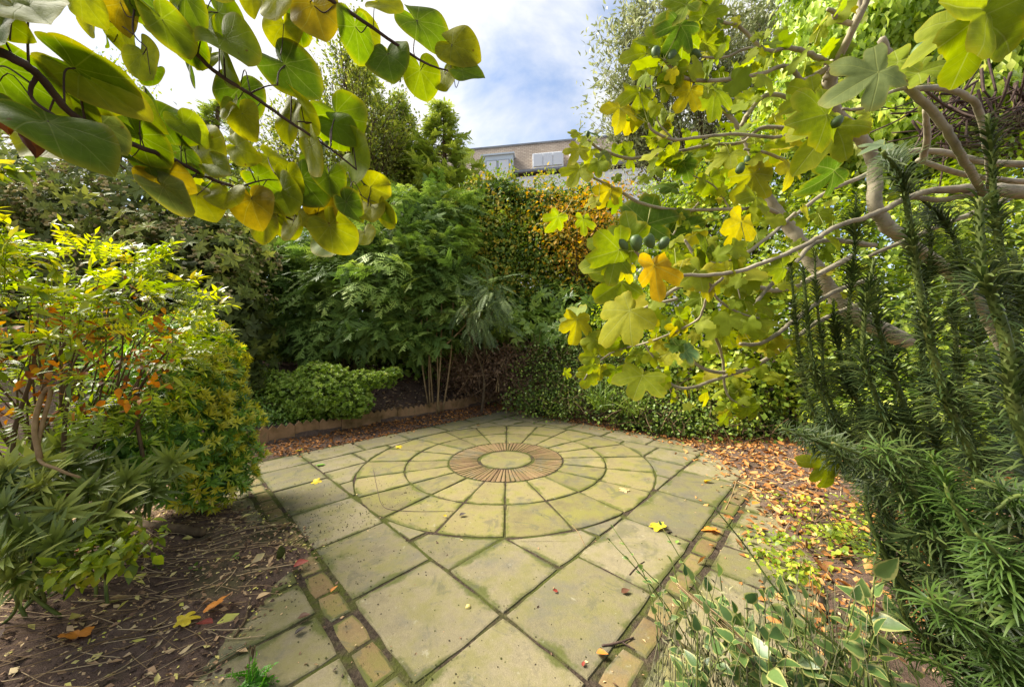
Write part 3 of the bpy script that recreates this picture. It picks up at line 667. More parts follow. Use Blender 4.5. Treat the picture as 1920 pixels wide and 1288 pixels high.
def loose_tree(name, label, px, d, top, spots, mat, leaf, size, nleaf, r=.06, cat='tree', bark=None, m=14):
    """open tree: limbs end in leaf clouds (px, py, radius px)"""
    t = plant(name, label, cat, px, d); ba = Acc(); a = Acc(); fork = bpos(t)*np.array([1, 1, 0])+np.array([0, 0, top])
    for (x, y, rad, n) in spots:
        p = at(x, y, d+rng.normal()*.25); R_ = rad*d/F_PX
        mid = fork+(p-fork)*.55+np.array([rng.normal()*.15, rng.normal()*.1, .1]); P = catmull([fork, mid, p], 6); ba.tube(P, [r*.6, r*.3, r*.1], 5, rnd=.5)
        for _ in range(max(3, n//8)):
            q = p+rn(1)[0]*R_*np.array([.75, .6, .9]); s = P[rng.integers(5, len(P))]; tw = catmull([s, (s+q)/2+rn(1)[0]*.05, q], 3); ba.tube(tw, [r*.10, r*.05], 4, rnd=.5)
            f = rng.random(m)[:, None]; LP = s*(1-f)+q*f*1.0+rn(m)*size*.55; LP = np.where(f > .3, LP, q+rn(m)*size*1.2)
            scatter(a, leaf, LP, nz(rn(m)+nz(q-s)*.8), rn(m)+np.array([0, -.3, 1]), size*(.6+.7*rng.random(m)))
    part(t, 'crown', a, mat, 'stuff'); part(t, 'branches', ba, bark or M['bark_brown']); trunk(t, fork, r, bark or M['bark_brown'])
    return t
loose_tree('broadleaf_tree', 'airy light-green tree reaching up between the two heart-leaf branches', 660, 9., 3.6,
           [(640, 95, 30, 160), (600, 150, 34, 190), (665, 150, 45, 320), (700, 215, 50, 380), (640, 240, 60, 480), (560, 230, 45, 260), (520, 280, 55, 360), (450, 290, 45, 260), (590, 320, 70, 520), (700, 310, 60, 480), (480, 370, 60, 360), (655, 30, 22, 90), (740, 260, 40, 260)], M['privet'], LF_S, .10, 14, .08, m=22)
loose_tree('broadleaf_tree', 'thin twiggy tree peeping out above the dark ivy on the left', 210, 8.2, 3.9,
           [(190, 140, 26, 110), (225, 170, 28, 130), (250, 200, 26, 120), (160, 200, 40, 170), (215, 225, 50, 220), (120, 240, 60, 220), (60, 250, 60, 220), (290, 260, 40, 160), (20, 220, 50, 180)], M['privet'], LF_S, .085, 14, .06, m=22)
loose_tree('olive_tree', 'silvery narrow-leaved tree against the sky behind the fig', 1320, 7.2, 3.2,
           [(1180, 60, 40, 260), (1235, 40, 45, 300), (1300, 20, 50, 320), (1375, 30, 50, 320), (1430, 60, 40, 240), (1165, 130, 40, 240), (1220, 120, 45, 300), (1290, 100, 50, 340), (1370, 110, 50, 340), (1150, 200, 28, 150), (1190, 190, 40, 260), (1250, 190, 50, 340), (1330, 190, 55, 380), (1420, 150, 45, 280), (1200, 260, 45, 280), (1270, 270, 50, 320), (1160, 265, 30, 140), (1350, 280, 55, 340), (1440, 20, 30, 160), (1190, 20, 26, 120)], M['olive'], LF_N, .13, 14, .05, m=30)

def bush(name, label, px, d, ells, mats, cat='shrub', stems=10, group=None, bark=None, stemr=.02, top=None):
    """mats: list of (acc-builder, material, part name)"""
    t = plant(name, label, cat, px, d, group); b = bpos(t); w = Acc()
    top = b+np.array([0, 0, .15]) if top is None else top
    if top[2]-b[2] > .3: trunk(t, top, stemr*2.2, bark or M['bark_brown'])
    branchwork(w, top, ells, stems, stemr); part(t, 'branches', w, bark or M['bark_brown'])
    for fn, mat, nm in mats:
        a = Acc(); fn(a); part(t, nm, a, mat, 'stuff')
    return t
bk_e = [E(-150, 480, 8.6, 260, 150, .8), E(-100, 700, 7.2, 300, 90, .5), E(150, 700, 7.0, 220, 80, .5), E(400, 680, 7.2, 150, 90, .5), E(150, 500, 8.6, 220, 130, .8), E(420, 470, 8.8, 180, 130, .8), E(640, 500, 9.2, 180, 120, .8), E(300, 620, 8.4, 250, 90, .7), E(860, 480, 9.6, 130, 130, .8), E(-100, 640, 8.4, 260, 90, .7)]
bush('boundary_hedge', 'dark boundary hedge glimpsed between the trees at the back', 400, 9., bk_e, [(lambda a: (clumps(a, LF_M2, bk_e, 1500, 9, .2, .19, front=.9), fillers(a, LF_S, bk_e, 9000, .42)), M['cypress'], 'foliage')], 'hedge', 10, stemr=.04)
# dark ivy-clad tree, back left
WH_IVY = whorl(leaf2(.2, .07), 8, 1., .25, 1, .25, 4)
UMB = whorl(leaf2(.5, .2), 7, .6, .7, 1, .3, 8)
ivy_e = [E(60, 400, 6.2, 240, 130, 1.2), E(250, 430, 6.0, 170, 125, 1.1), E(120, 540, 5.7, 240, 170, 1.2), E(330, 540, 5.5, 150, 130, .9), E(430, 620, 5.3, 75, 110, .7), E(350, 690, 5.1, 130, 110, .7),
         E(440, 730, 4.95, 55, 90, .45), E(-120, 500, 5.6, 200, 230, 1.2), E(180, 700, 5.2, 190, 130, .8), E(20, 740, 4.9, 180, 110, .7), E(-150, 700, 4.8, 180, 160, .7), E(410, 470, 5.9, 80, 70, .6)]
def ivy_dark(a):
    P, Nn = shell(ivy_e, 6500, .78, 1.06, .7); k = len(P)
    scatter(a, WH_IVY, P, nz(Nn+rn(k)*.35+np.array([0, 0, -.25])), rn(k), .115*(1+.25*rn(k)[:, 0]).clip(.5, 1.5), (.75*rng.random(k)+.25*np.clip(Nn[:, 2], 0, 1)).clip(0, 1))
    fillers(a, LF_S, ivy_e, 11000, .19)
def ivy_umb(a):
    P, Nn = shell(ivy_e, 3800, 1.0, 1.09, .9); keep = (P[:, 2] > 1.9)&(rng.random(len(P)) < .9); P, Nn = P[keep], Nn[keep]; k = len(P)
    PP = np.repeat(P, 3, 0)+rn(3*k)*.05; scatter(a, UMB, PP, nz(np.repeat(Nn, 3, 0)+np.array([0, 0, .6])+rn(3*k)*.3), rn(3*k), .045)
bush('ivy_tree', 'huge dark ivy-clad tree with tan flower heads at the back left', 150, 5.8, ivy_e, [(ivy_dark, M['ivy_dark'], 'crown'), (ivy_umb, M['umbel'], 'flower_heads')], 'tree', 14, stemr=.05, top=at(150, 560, 5.8))
# hemlock, centre
def hemlock(name, label, px, d, ells, n, size, stems, tone=None, group=None):
    t = plant(name, label, 'tree', px, d, group); a = Acc()
    for f in FR_BIG: spray_crown(a, f, ells, n//3, size, .20, 1., .5, 1.08, .65)
    fillers(a, FR_SM[0], ells, 1500, .35); part(t, 'crown', a, M['hemlock'], 'stuff')
    for (x0, y0, x1, y1, r) in stems:
        p = gnd(x0, y0, .35) if False else at(x0, y0, d); q = at(x1, y1, d); g = p.copy(); g[2] = float(height(p[0], p[1]))
        trunk(t, q, r, M['bark_moss'], 'trunk', base=g, bend=.06)
    return t
hem_e = [E(600, 560, 6.6, 110, 100, .9), E(720, 530, 6.4, 120, 95, .9), E(830, 520, 6.7, 90, 85, .8), E(660, 470, 6.9, 120, 70, .9), E(770, 450, 7.0, 120, 60, .9), E(690, 620, 6.3, 110, 45, .7), E(560, 620, 6.5, 70, 45, .6), E(520, 520, 6.8, 70, 70, .7), E(800, 630, 6.4, 55, 30, .5), E(790, 405, 7.4, 120, 60, .8)]
hemlock('hemlock_tree', 'broad drooping feathery evergreen behind the round green shrub', 640, 6.9, hem_e, 1700, .54, [(573, 700, 578, 560, .085), (640, 700, 648, 560, .06), (668, 700, 664, 560, .05)])
# cane stems under it
def canes():
    t = plant('cane_shrub', 'cluster of pale brown upright canes on the leaf-strewn bank', 'shrub', 818, 6.3); k = 0
    for (x0, y0, x1, y1) in ((803, 735, 790, 600), (812, 730, 800, 590), (818, 735, 828, 570), (829, 730, 850, 565), (806, 730, 812, 580), (822, 725, 818, 590), (832, 650, 880, 600)):
        a = Acc(); p = at(x0, y0, 6.3+rng.normal()*.08); p[2] = min(p[2], float(height(p[0], p[1]))-.02) if y0 > 700 else p[2]; q = at(x1, y1, 6.25); a.tube(catmull([p, (p+q)/2+np.array([rng.normal()*.04, 0, .02]), q], 5), [.018, .013, .009], 6, rnd=.5); part(t, 'stem', a, M['stem_tan'], smooth=True)
    a = Acc(); P = np.array([at(790+70*rng.random(), 560+50*rng.random(), 6.3) for _ in range(60)]); k = len(P)
    scatter(a, FR_SM[0], P, rn(k)*.6+np.array([0, -.5, -.2]), np.array([0, 0, 1.])+rn(k)*.2, .3); part(t, 'foliage', a, M['hemlock'], 'stuff')
canes()
# bluish pinnate shrub
PIN = pinnate(12, .26, .03, .35); PIN2 = pinnate(9, .3, .07, .3, 5)
mim_e = [E(905, 575, 6.0, 45, 45, .35), E(925, 545, 6.1, 30, 35, .3), E(880, 600, 6.0, 30, 25, .3)]
def mimosa(a):
    P, Nn = shell(mim_e, 120, .4, 1.05); k = len(P); scatter(a, PIN, P, nz(Nn*.6+np.array([.1, -.2, -.25])+rn(k)*.4), np.array([0, -.3, 1.])+rn(k)*.3, .36*(1+.2*rn(k)[:, 0]))
bush('mimosa_shrub', 'blue-green ferny shrub at the right end of the drooping evergreen', 900, 6.2, mim_e, [(mimosa, M['mimosa'], 'foliage')], stems=8, stemr=.012, top=at(885, 640, 6.2))
# mixed autumn hedge below the house
mix_e = [E(930, 380, 8.6, 60, 50, .9), E(1010, 400, 8.4, 70, 60, .9), E(1090, 400, 8.2, 60, 60, .8), E(950, 470, 8.2, 70, 70, .9), E(1040, 480, 8.0, 80, 70, .9), E(960, 570, 7.9, 80, 70, .9), E(1050, 580, 7.7, 80, 80, .8), E(1120, 500, 7.9, 70, 100, .8), E(890, 430, 8.7, 50, 60, .8), E(1150, 600, 7.5, 80, 80, .8)]
bush('mixed_hedge', 'tall green hedge turning rust and gold below the distant house', 1000, 8.4, mix_e,
     [(lambda a: (clumps(a, LF_S, mix_e, 2600, 13, .10, .085, front=.8), fillers(a, LF_S, mix_e, 9000, .20)), M['mixed'], 'foliage')], 'hedge', 14, stemr=.04, top=at(1010, 560, 8.4))
ora_e = [E(1085, 400, 7.2, 55, 40, .5), E(1120, 440, 7.0, 60, 50, .5), E(1060, 450, 7.2, 35, 55, .4), E(1085, 520, 7.0, 45, 40, .4), E(1030, 380, 7.6, 30, 30, .4), E(1150, 390, 7.2, 50, 40, .5)]
bush('autumn_shrub', 'orange autumn shrub glowing behind the tips of the fig', 1090, 7.3, ora_e, [(lambda a: clumps(a, LF_S, ora_e, 330, 12, .17, .075, front=.8, lo=.4, hi=1.25), M['orange'], 'foliage')], stems=10, stemr=.02, top=at(1090, 560, 7.3))
# laurel-like undergrowth at the foot of the hedge
lau_e = [E(1000, 630, 6.9, 60, 45, .5), E(1055, 640, 6.6, 50, 45, .5), E(950, 610, 7.2, 50, 40, .5), E(1090, 600, 6.8, 50, 60, .5), E(1040, 575, 7.2, 55, 45, .5)]
WH_LAU = whorl(leaf3(.2, .05, .3, .6, 2), 9, 1., .3, 1, .25, 6)
def laurel(a):
    P, Nn = shell(lau_e, 900, .7, 1.05, .7); k = len(P); scatter(a, WH_LAU, P, nz(Nn+rn(k)*.3), rn(k), .15*(1+.2*rn(k)[:, 0])); fillers(a, LF_S, lau_e, 1500, .15)
bush('laurel_shrub', 'dark evergreen shrub with whorled leaves at the foot of the rusty hedge', 1020, 6.9, lau_e, [(laurel, M['laurel'], 'foliage')], stems=10)
dk_e = [E(480, 640, 7.4, 130, 90, .6), E(620, 680, 7.6, 140, 60, .6), E(760, 650, 7.6, 120, 80, .6), E(880, 640, 7.8, 90, 60, .6)]
bush('undergrowth_shrub', 'shadowy evergreen undergrowth behind the mossy trunks', 700, 7.8, dk_e, [(lambda a: (clumps(a, LF_M2, dk_e, 900, 10, .14, .13, front=.8), fillers(a, LF_S, dk_e, 2500, .2)), M['laurel'], 'foliage')], stems=8)
# dry brushwood heap
br_e = [E(885, 695, 6.9, 60, 40, .5), E(955, 700, 6.7, 55, 45, .5), E(1000, 690, 6.6, 35, 35, .4)]
def brush(a):
    P, Nn = shell(br_e, 3200, .5, 1.1); k = len(P); scatter(a, TWIG, P, nz(rn(k)+np.array([0, -.2, .2])), rn(k), .32*(.5+rng.random(k)))
    clumps(a, LF_S, br_e, 500, 6, .09, .07)
t = plant('brushwood_heap', 'brown heap of dry twigs and dead bracken on the back bank', 'brushwood', 930, 6.8); a = Acc(); brush(a); part(t, 'twigs', a, M['brush'], 'stuff')
a = Acc()
for (x0, y0, x1, y1) in ((930, 735, 948, 670), (935, 735, 925, 690), (985, 740, 960, 690), (940, 745, 1010, 705)):
    p, q = at(x0, y0, 6.2), at(x1, y1, 6.3); a.tube(catmull([p, (p+q)/2+rn(1)[0]*.03, q], 4), [.012, .006], 5, rnd=.5)
part(t, 'stick', a, M['stem_tan'])

# round light green shrub in front of the edging bank
WH_HEBE = whorl(leaf2(.24, .06), 6, .8, .6, 2, .2, 9, .12)
heb_e = [E(560, 745, 5.17, 62, 42, .36), E(625, 735, 5.12, 62, 40, .36), E(600, 715, 5.22, 55, 30, .32), E(690, 712, 5.32, 48, 17, .26), E(520, 725, 5.32, 35, 30, .26), E(655, 755, 5.07, 42, 28, .28), E(735, 700, 5.42, 18, 9, .14), E(575, 770, 5.07, 45, 22, .26)]
def hebe(a):
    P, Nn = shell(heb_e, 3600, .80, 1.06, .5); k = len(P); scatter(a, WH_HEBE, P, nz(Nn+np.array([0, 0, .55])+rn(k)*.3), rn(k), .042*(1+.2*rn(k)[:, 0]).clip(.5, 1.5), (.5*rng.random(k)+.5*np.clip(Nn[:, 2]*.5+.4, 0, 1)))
    fillers(a, LF_S, heb_e, 3500, .05)
bush('round_shrub', 'low bushy light-green shrub growing just behind the zigzag edging', 600, 5.4, heb_e, [(hebe, M['hebe'], 'foliage')], stems=26, stemr=.012)
low_e = [E(490, 775, 4.9, 50, 22, .3), E(440, 765, 4.8, 50, 45, .35), E(535, 782, 4.9, 30, 12, .2)]
bush('low_shrub', 'small sprawling dark green plant at the left end of the edging', 480, 4.9, low_e, [(lambda a: (clumps(a, LF_M2, low_e, 520, 10, .05, .05), fillers(a, LF_S, low_e, 800, .05)), M['laurel'], 'foliage')], stems=14, stemr=.008)

# ------------------------------------------------------------------ right side: ground ivy, bright hedge, vine wall
gi_e = [E(1010, 755, 6.0, 60, 28, .5), E(1080, 740, 5.7, 70, 45, .5), E(1150, 745, 5.3, 75, 45, .5), E(1230, 760, 4.9, 75, 45, .45), E(1310, 775, 4.6, 75, 45, .45), E(1060, 690, 6.2, 90, 45, .5), E(1150, 680, 5.8, 80, 60, .5), E(1380, 790, 4.35, 70, 36, .4), E(1270, 800, 4.55, 60, 18, .3), E(1450, 800, 4.2, 60, 32, .35), E(1190, 790, 4.9, 50, 12, .25)]
bush('ground_ivy', 'mat of small-leaved ivy climbing the bank at the right edge of the patio', 1180, 5.4, gi_e,
     [(lambda a: (clumps(a, LF_R2, gi_e, 2300, 11, .15, .040, front=.6, a=(.3, 1.2, 0.), lo=.5), fillers(a, LF_S, gi_e, 3000, .08)), M['ground_ivy'], 'foliage'), (lambda a: (lambda P: scatter(a, TWIG, P, nz(rn(len(P))+np.array([0, -.2, .3])), rn(len(P)), .22*(.5+rng.random(len(P)))))(shell(gi_e, 2600, .9, 1.18, .8)[0]), M['brush'], 'dead_stems')], 'ivy', 24, stemr=.01)
def grass_tuft(px, py, d, n, L, label):
    t = plant('grass_tuft', label, 'grass', px, d, 'grass tufts in the ivy'); a = Acc(); b = bpos(t); b = at(px, py, d); P = np.repeat(b[None], n, 0)+rn(n)*np.array([.07, .07, .01])
    scatter(a, needle(.018, 4, .8), P, nz(rn(n)*np.array([.5, .5, .2])+np.array([0, 0, 1.])), nz(rn(n)), L*(.5+.7*rng.random(n)), .3+.6*rng.random(n)); part(t, 'blades', a, M['ground_ivy'], 'stuff')
grass_tuft(1130, 765, 4.95, 110, .42, 'arching tuft of long grass at the paving edge below the fig tips')
grass_tuft(1185, 775, 4.7, 70, .3, 'smaller grass tuft just right of the long arching grass')
bh_e = [E(1320, 560, 4.9, 110, 90, .7), E(1430, 600, 4.5, 100, 110, .7), E(1290, 660, 5.0, 100, 80, .6), E(1400, 710, 4.5, 110, 70, .6), E(1250, 480, 5.6, 100, 70, .7), E(1350, 430, 5.3, 120, 80, .8), E(1480, 480, 4.8, 120, 110, .8), E(1420, 330, 5.4, 120, 90, .8), E(1200, 600, 5.6, 80, 70, .6), E(1530, 660, 4.3, 90, 100, .6), E(1290, 380, 5.8, 90, 60, .7)]
bush('bright_hedge', 'sunlit yellow-green hedge behind the fig branches', 1400, 5.2, bh_e,
     [(lambda a: (clumps(a, LF_R2, bh_e, 4000, 13, .095, .060, front=.7, a=(.5, .9, .2)), fillers(a, LF_S, bh_e, 4500, .11)), M['ivy_bright'], 'foliage')], 'hedge', 24, stemr=.03, top=at(1400, 640, 5.2))
vn_e = [E(1620, 130, 5.4, 150, 140, 1.0), E(1780, 40, 5.0, 200, 150, 1.1), E(1900, 160, 4.6, 160, 150, 1.0), E(1540, 230, 5.4, 100, 120, .9), E(1690, 280, 5.0, 160, 120, .9), E(1990, 40, 4.4, 200, 200, 1.0), E(1560, 60, 5.8, 70, 70, .7), E(1650, -60, 5.6, 160, 110, 1.0)]
def vine(a):
    clumps(a, LF_M2, vn_e, 4300, 12, .11, .125, front=.75, a=(.25, .55, .75), nup=.25, lo=.82); fillers(a, LF_S, vn_e, 4500, .2)
bush('vine_tree', 'tall tree smothered in pale green climbing vine at the top right', 1760, 5.3, vn_e, [(vine, M['vine'], 'foliage')], 'tree', 22, stemr=.05, top=at(1760, 420, 5.3))
rv_e = [E(1700, 480, 4.1, 160, 120, .7), E(1850, 420, 3.8, 150, 110, .7), E(1620, 620, 3.9, 130, 120, .6), E(1780, 640, 3.6, 160, 130, .6), E(1920, 560, 3.5, 140, 150, .6), E(1700, 760, 3.5, 150, 70, .5), E(1870, 740, 3.3, 130, 90, .5)]
bush('backing_hedge', 'shaded green hedge showing through the upright plum-yew stems', 1760, 4.1, rv_e, [(lambda a: (clumps(a, LF_M2, rv_e, 2600, 10, .09, .075, front=.7), fillers(a, LF_S, rv_e, 3000, .12)), M['ivy_bright'], 'foliage')], 'hedge', 14, stemr=.03)
def drytangle():
    t = thing('dry_vines', 'tangle of dead brown vine stems in the hollow below the climbing vine', 'vine', loc=tuple(at(1830, 230, 3.7))); a = Acc()
    for _ in range(170):
        x, y = 1740+220*rng.random(), 170+110*rng.random(); p = at(x, y, 3.6+.25*rng.random()); q = p+rn(1)[0]*np.array([.35, .12, .22])
        a.tube(catmull([p, (p+q)/2+np.array([0, 0, -.08*rng.random()]), q], 4), .006+.008*rng.random(), 4, rnd=rng.random())
    part(t, 'stem', a, M['bark_dark'])
drytangle()
#PART4
# ------------------------------------------------------------------ redbud branches overhead (heart-shaped leaves)
def blade(kind, seed):
    """large leaf, stalk joint at the origin, tip at +Y; returns mesh arrays"""
    g = np.random.default_rng(seed); n = 72 if kind == 'fig' else 56; th = np.linspace(-math.pi, math.pi, n, endpoint=False)
    if kind == 'heart':
        r = np.interp(np.abs(th)/math.pi, [0, .06, .2, .38, .52, .66, .78, .88, .96, 1.], [.90, .865, .80, .73, .66, .61, .55, .43, .22, .10])
        r = r*(1+.02*np.sin(th*3+seed))
    elif kind == 'fig':
        cen = np.array([0, .95, -.95, 1.9, -1.9])+g.normal(0, .05, 5); ln = np.array([1., .86, .86, .60, .60])*(1+g.normal(0, .06, 5)); wd = np.array([.31, .30, .30, .36, .36])*(1+g.normal(0, .1, 5))
        r = np.full(n, .33)
        for c, l, w in zip(cen, ln, wd):
            u = np.clip(np.abs(th-c)/(w*1.75), 0, 1); r = np.maximum(r, .33+(l-.33)*(1-u**2.6)**.85)
        r = r*np.interp(np.abs(th)/math.pi, [0, .78, .9, 1.], [1, 1, .8, .35])*(1+.025*np.sin(th*17+seed)+.02*g.standard_normal(n))
    rings = [.2, .4, .6, .8, .93, 1.]; V = [(0, 0, 0)]; edge = [0.]
    fold = g.uniform(.05, .34); dr = g.uniform(.05, .30) if kind == 'heart' else g.uniform(.25, .8); tw = g.normal(0, .22); ph = g.uniform(0, 6)
    for f in rings:
        x = np.sin(th)*r*f; y = np.cos(th)*r*f
        z = fold*np.abs(x)-dr*(x*x+np.maximum(y, 0)**2)*.7+tw*x*y+.06*f*f*np.sin(th*(3 if kind == 'heart' else 5)+ph)+.03*np.sin(x*7+ph)*np.cos(y*6)
        V += list(zip(x, y, z)); edge += [f]*n
    i = np.arange(n); j = (i+1) % n; tri = np.stack([np.zeros(n, int), 1+j, 1+i], -1)
    F = np.vstack([np.stack([1+k*n+i, 1+k*n+j, 1+(k+1)*n+j, 1+(k+1)*n+i], -1) for k in range(len(rings)-1)])
    V = np.array(V); return V, [tri, F], np.array(edge)
def blade_mesh(name, kind, seed, mat, stalk=0.):
    V, Fs, e = blade(kind, seed); luv = V.copy()
    return mesh(name, V, Fs, mat, {'edge': e, 'luv': luv}, smooth=True)
M['heart'] = bigleafmat('redbud_leaf', .62, 1, 5., .5, VEIN=.2)
M['figleaf'] = bigleafmat('fig_leaf', .95, 1, 4., .5, spots=False)
HEART = [blade_mesh('heart_leaf', 'heart', s, M['heart']) for s in range(9)]
FIGL = [blade_mesh('fig_leaf', 'fig', s+20, M['figleaf']) for s in range(10)]
def pose(o, p, d, n, s, wx=1.):
    d = nz(d); x = nz(np.cross(d, n)); z = np.cross(x, d)
    o.matrix_local = Matrix(((x[0]*s*wx, d[0]*s, z[0]*s, p[0]), (x[1]*s*wx, d[1]*s, z[1]*s, p[1]), (x[2]*s*wx, d[2]*s, z[2]*s, p[2]), (0, 0, 0, 1)))
class LimbTree:
    """tree whose limbs are given as (px, py, depth) polylines; big leaves hang on stalks from the nearest limb"""
    def __init__(s, t, bark): s.t = t; s.bark = bark; s.pts = []; s.px = []; s.b = bpos(t)
    def limb(s, pts, r, name='branch', leafy=True, knob=.06, mat=None):
        W = [at(*p) for p in pts]; P = catmull(W, 7); n = len(P); a = Acc()
        jit = rn(n)*np.interp(np.linspace(0, 1, n), [0, 1], [r[0], r[-1]])[:, None]*.10; jit[0] = 0; P = P+jit
        rad = np.interp(np.linspace(0, 1, n), np.linspace(0, 1, len(r)), r)*(1+knob*np.abs(np.sin(np.arange(n)*1.7)))
        a.tube(P, rad, 8, rnd=.5); o = part(s.t, name, a, mat or s.bark, smooth=True)
        if leafy:
            Q = catmull([np.array(p, float) for p in pts], 7); s.pts.append(P); s.px.append(Q)
        return o
    def done(s): s.AP = np.vstack(s.pts); s.AQ = np.vstack(s.px)
    def leaf(s, meshes, cx, cy, ln, ang, tint, tilt=(0., 0.), wx=1., dz=0., stalk=True, dist=None):
        k = np.argmin(np.hypot(s.AQ[:, 0]-cx, s.AQ[:, 1]-cy)); d = (s.AQ[k, 2] if dist is None else dist)+dz; A = math.radians(ang)
        dirv = RT*math.cos(A)-UP*math.sin(A); base = at(cx-.45*ln*math.cos(A), cy-.45*ln*math.sin(A), d)
        D = nz(dirv+FW*tilt[0]); perp = RT*(-math.sin(A))-UP*math.cos(A)
        N = nz(-FW+perp*tilt[1]+FW*0+np.array([0, 0, .25]))
        sz = ln*d/F_PX*1.02
        o = obj('leaf', meshes[rng.integers(len(meshes))], s.t); pose(o, base-s.b, D, N, sz, wx); o.color = (*tint, 1)
        if stalk:
            q = s.AP[k]; L = np.linalg.norm(q-base)
            if L > sz*1.3: j = q+(base-q)*(1-sz*1.3/L); q2 = j
            else: q2 = q
            a = Acc(); m = (q2+base)/2+np.array([0, 0, .02*rng.normal()])-D*sz*.06; a.tube(catmull([q2, m, base+D*sz*.01], 4), [sz*.016, sz*.012], 5, rnd=.5)
            st_ = obj('stalk', a.mesh('stalk', M['petiole'] if meshes is FIGL else M['bark_dark'], True), s.t); st_.location = tuple(-s.b)
        return o
rb = LimbTree(thing('redbud_tree', 'redbud tree with large heart-shaped leaves hanging into view at the top left', 'tree', loc=(-2.3, -4.1, .05)), M['bark_dark'])
root = bpos(rb.t)
a = Acc(); P = catmull([root-np.array([0, 0, .15]), root+np.array([.1, .1, .9]), root+np.array([.45, .3, 1.6]), at(-330, -180, .55)], 8); a.tube(P, [.06, .05, .035, .02], 9, rnd=.5); part(rb.t, 'trunk', a, M['bark_brown'], smooth=True)
hub = (-330, -180, .55)
rb.limb([hub, (0, -120, .56), (180, -60, .58), (252, 0, .60), (330, 62, .63), (400, 132, .67), (480, 184, .70), (545, 230, .74), (620, 280, .79), (668, 318, .83)], [.008, .005, .0042, .0032, .0018])
rb.limb([hub, (100, -200, .6), (420, -110, .68), (600, -12, .72), (680, 40, .76), (745, 85, .79), (800, 120, .82), (850, 136, .84)], [.008, .005, .004, .003, .0014])
rb.limb([hub, (-150, 20, .42), (0, 98, .42), (70, 140, .45), (130, 210, .50), (200, 250, .54), (262, 276, .58), (330, 302, .64), (400, 337, .70), (455, 358, .74), (520, 400, .80), (585, 425, .84)], [.008, .005, .0042, .0032, .0015])
rb.limb([(70, 140, .45), (60, 185, .46), (130, 235, .48), (190, 280, .5), (235, 318, .53)], [.0025, .0018, .001])
rb.limb([(445, 352, .73), (485, 340, .76), (520, 335, .78)], [.002, .001]); rb.limb([(558, 228, .76), (600, 232, .78)], [.0015, .001]); rb.limb([(470, 175, .69), (500, 162, .7), (520, 160, .72)], [.0015, .001])
rb.limb([(520, 400, .8), (600, 350, .84), (650, 352, .86), (690, 375, .88)], [.002, .001]); rb.limb([(255, -5, .6), (250, 60, .58), (275, 90, .58)], [.0015, .0008])
rb.done()
GR = [(.085, .135, .010), (.105, .155, .010), (.13, .17, .011), (.15, .185, .012), (.07, .115, .013)]
YG = [(.19, .21, .014), (.22, .225, .016)]
def tintr(p_y=.25):
    c = np.array((YG if rng.random() < p_y else GR)[rng.integers(2 if p_y == 1 else (2 if False else 2)) if False else 0])
    return c
def gtint(py=.25):
    L_ = YG if rng.random() < py else GR; c = np.array(L_[rng.integers(len(L_))]); return tuple(c*(.85+.3*rng.random()))
RB = [(200,90,380,35,.5,0),(60,190,340,28,.55,0),(70,300,330,32,.6,0),(430,150,190,100,.8,1),(550,250,165,70,.85,1),(455,65,190,85,.5,2),(640,130,220,60,.6,0),(715,270,180,92,.5,0),(860,100,230,50,.7,0),(905,215,300,48,.55,0),(840,240,230,80,.8,0),(1040,45,160,88,.9,1),(1068,140,165,85,.8,1),(1200,90,240,72,.7,2),(1335,160,200,88,.75,0),(1130,300,280,42,.6,0),(1465,262,200,78,.8,0),(1585,312,165,80,.75,0),(1672,318,135,82,.7,1),(1625,105,230,25,.8,0),(1745,190,190,25,.7,0),(1775,275,150,12,.75,0),(1465,20,160,15,.6,0),(905,395,210,85,.7,0),(915,470,150,80,.85,1),(1160,455,210,60,.7,0),(1300,480,220,55,.85,0),(655,480,230,30,.65,0),(390,340,360,36,.42,0),(470,450,230,62,.4,0),(290,520,440,30,.5,0),(200,380,280,30,.5,0),(430,525,240,50,.4,3),(800,565,215,22,.75,0),(935,580,200,32,.55,0),(640,665,200,22,.6,2),(680,750,270,36,.35,3),(770,770,170,50,.8,1),(860,765,140,80,1,1),(960,800,190,72,.75,2),(1000,690,150,40,.6,0),(1080,770,200,62,.7,0),(1170,720,210,52,.75,0),(1185,605,200,72,.7,1),(1370,625,220,42,.8,0),(1310,730,140,60,.9,0),(1325,795,150,52,.7,0),(1425,715,130,20,.8,1),(1405,820,150,72,.7,1),(1460,825,110,60,.8,1),(1270,895,200,55,.8,1),(985,870,150,100,.8,1),(1100,880,120,85,.9,1),(1180,850,150,60,.7,1),(860,650,200,30,.4,0),(590,625,190,42,.5,0),(705,610,170,62,.6,0),(1220,800,140,62,.8,2),(550,560,210,60,.6,0),(330,450,170,70,.5,0),(700,180,190,72,.6,0),(600,90,170,80,.6,0),(120,40,230,42,.5,0),(330,30,190,62,.6,1),(720,50,220,68,.6,0),(950,10,160,90,.6,1),(370,110,150,62,.6,1),(1040,620,160,40,.5,0),(20,80,280,30,.5,0),(0,420,200,40,.5,0),(500,20,160,70,.6,0),(790,650,180,30,.5,0),(1090,700,150,80,.6,1),(1240,700,150,80,.7,0),(850,20,170,80,.6,0),(560,440,180,60,.5,0),(1380,900,100,60,.8,1),(1050,820,160,70,.7,1)]
for (x, y, ln, ang, wx, c) in RB:
    tint = {0: gtint(.12), 1: tuple(np.array(YG[rng.integers(2)])*(.9+.2*rng.random())), 2: (.22, .165, .014), 3: (.11, .14, .035)}[c]
    rb.leaf(HEART, x/2, y/2, ln/2*.66, ang, tint, (rng.normal(0, .35), rng.normal(0, .45)), min(1.05, wx*1.15+.05), dz=rng.normal(0, .03))
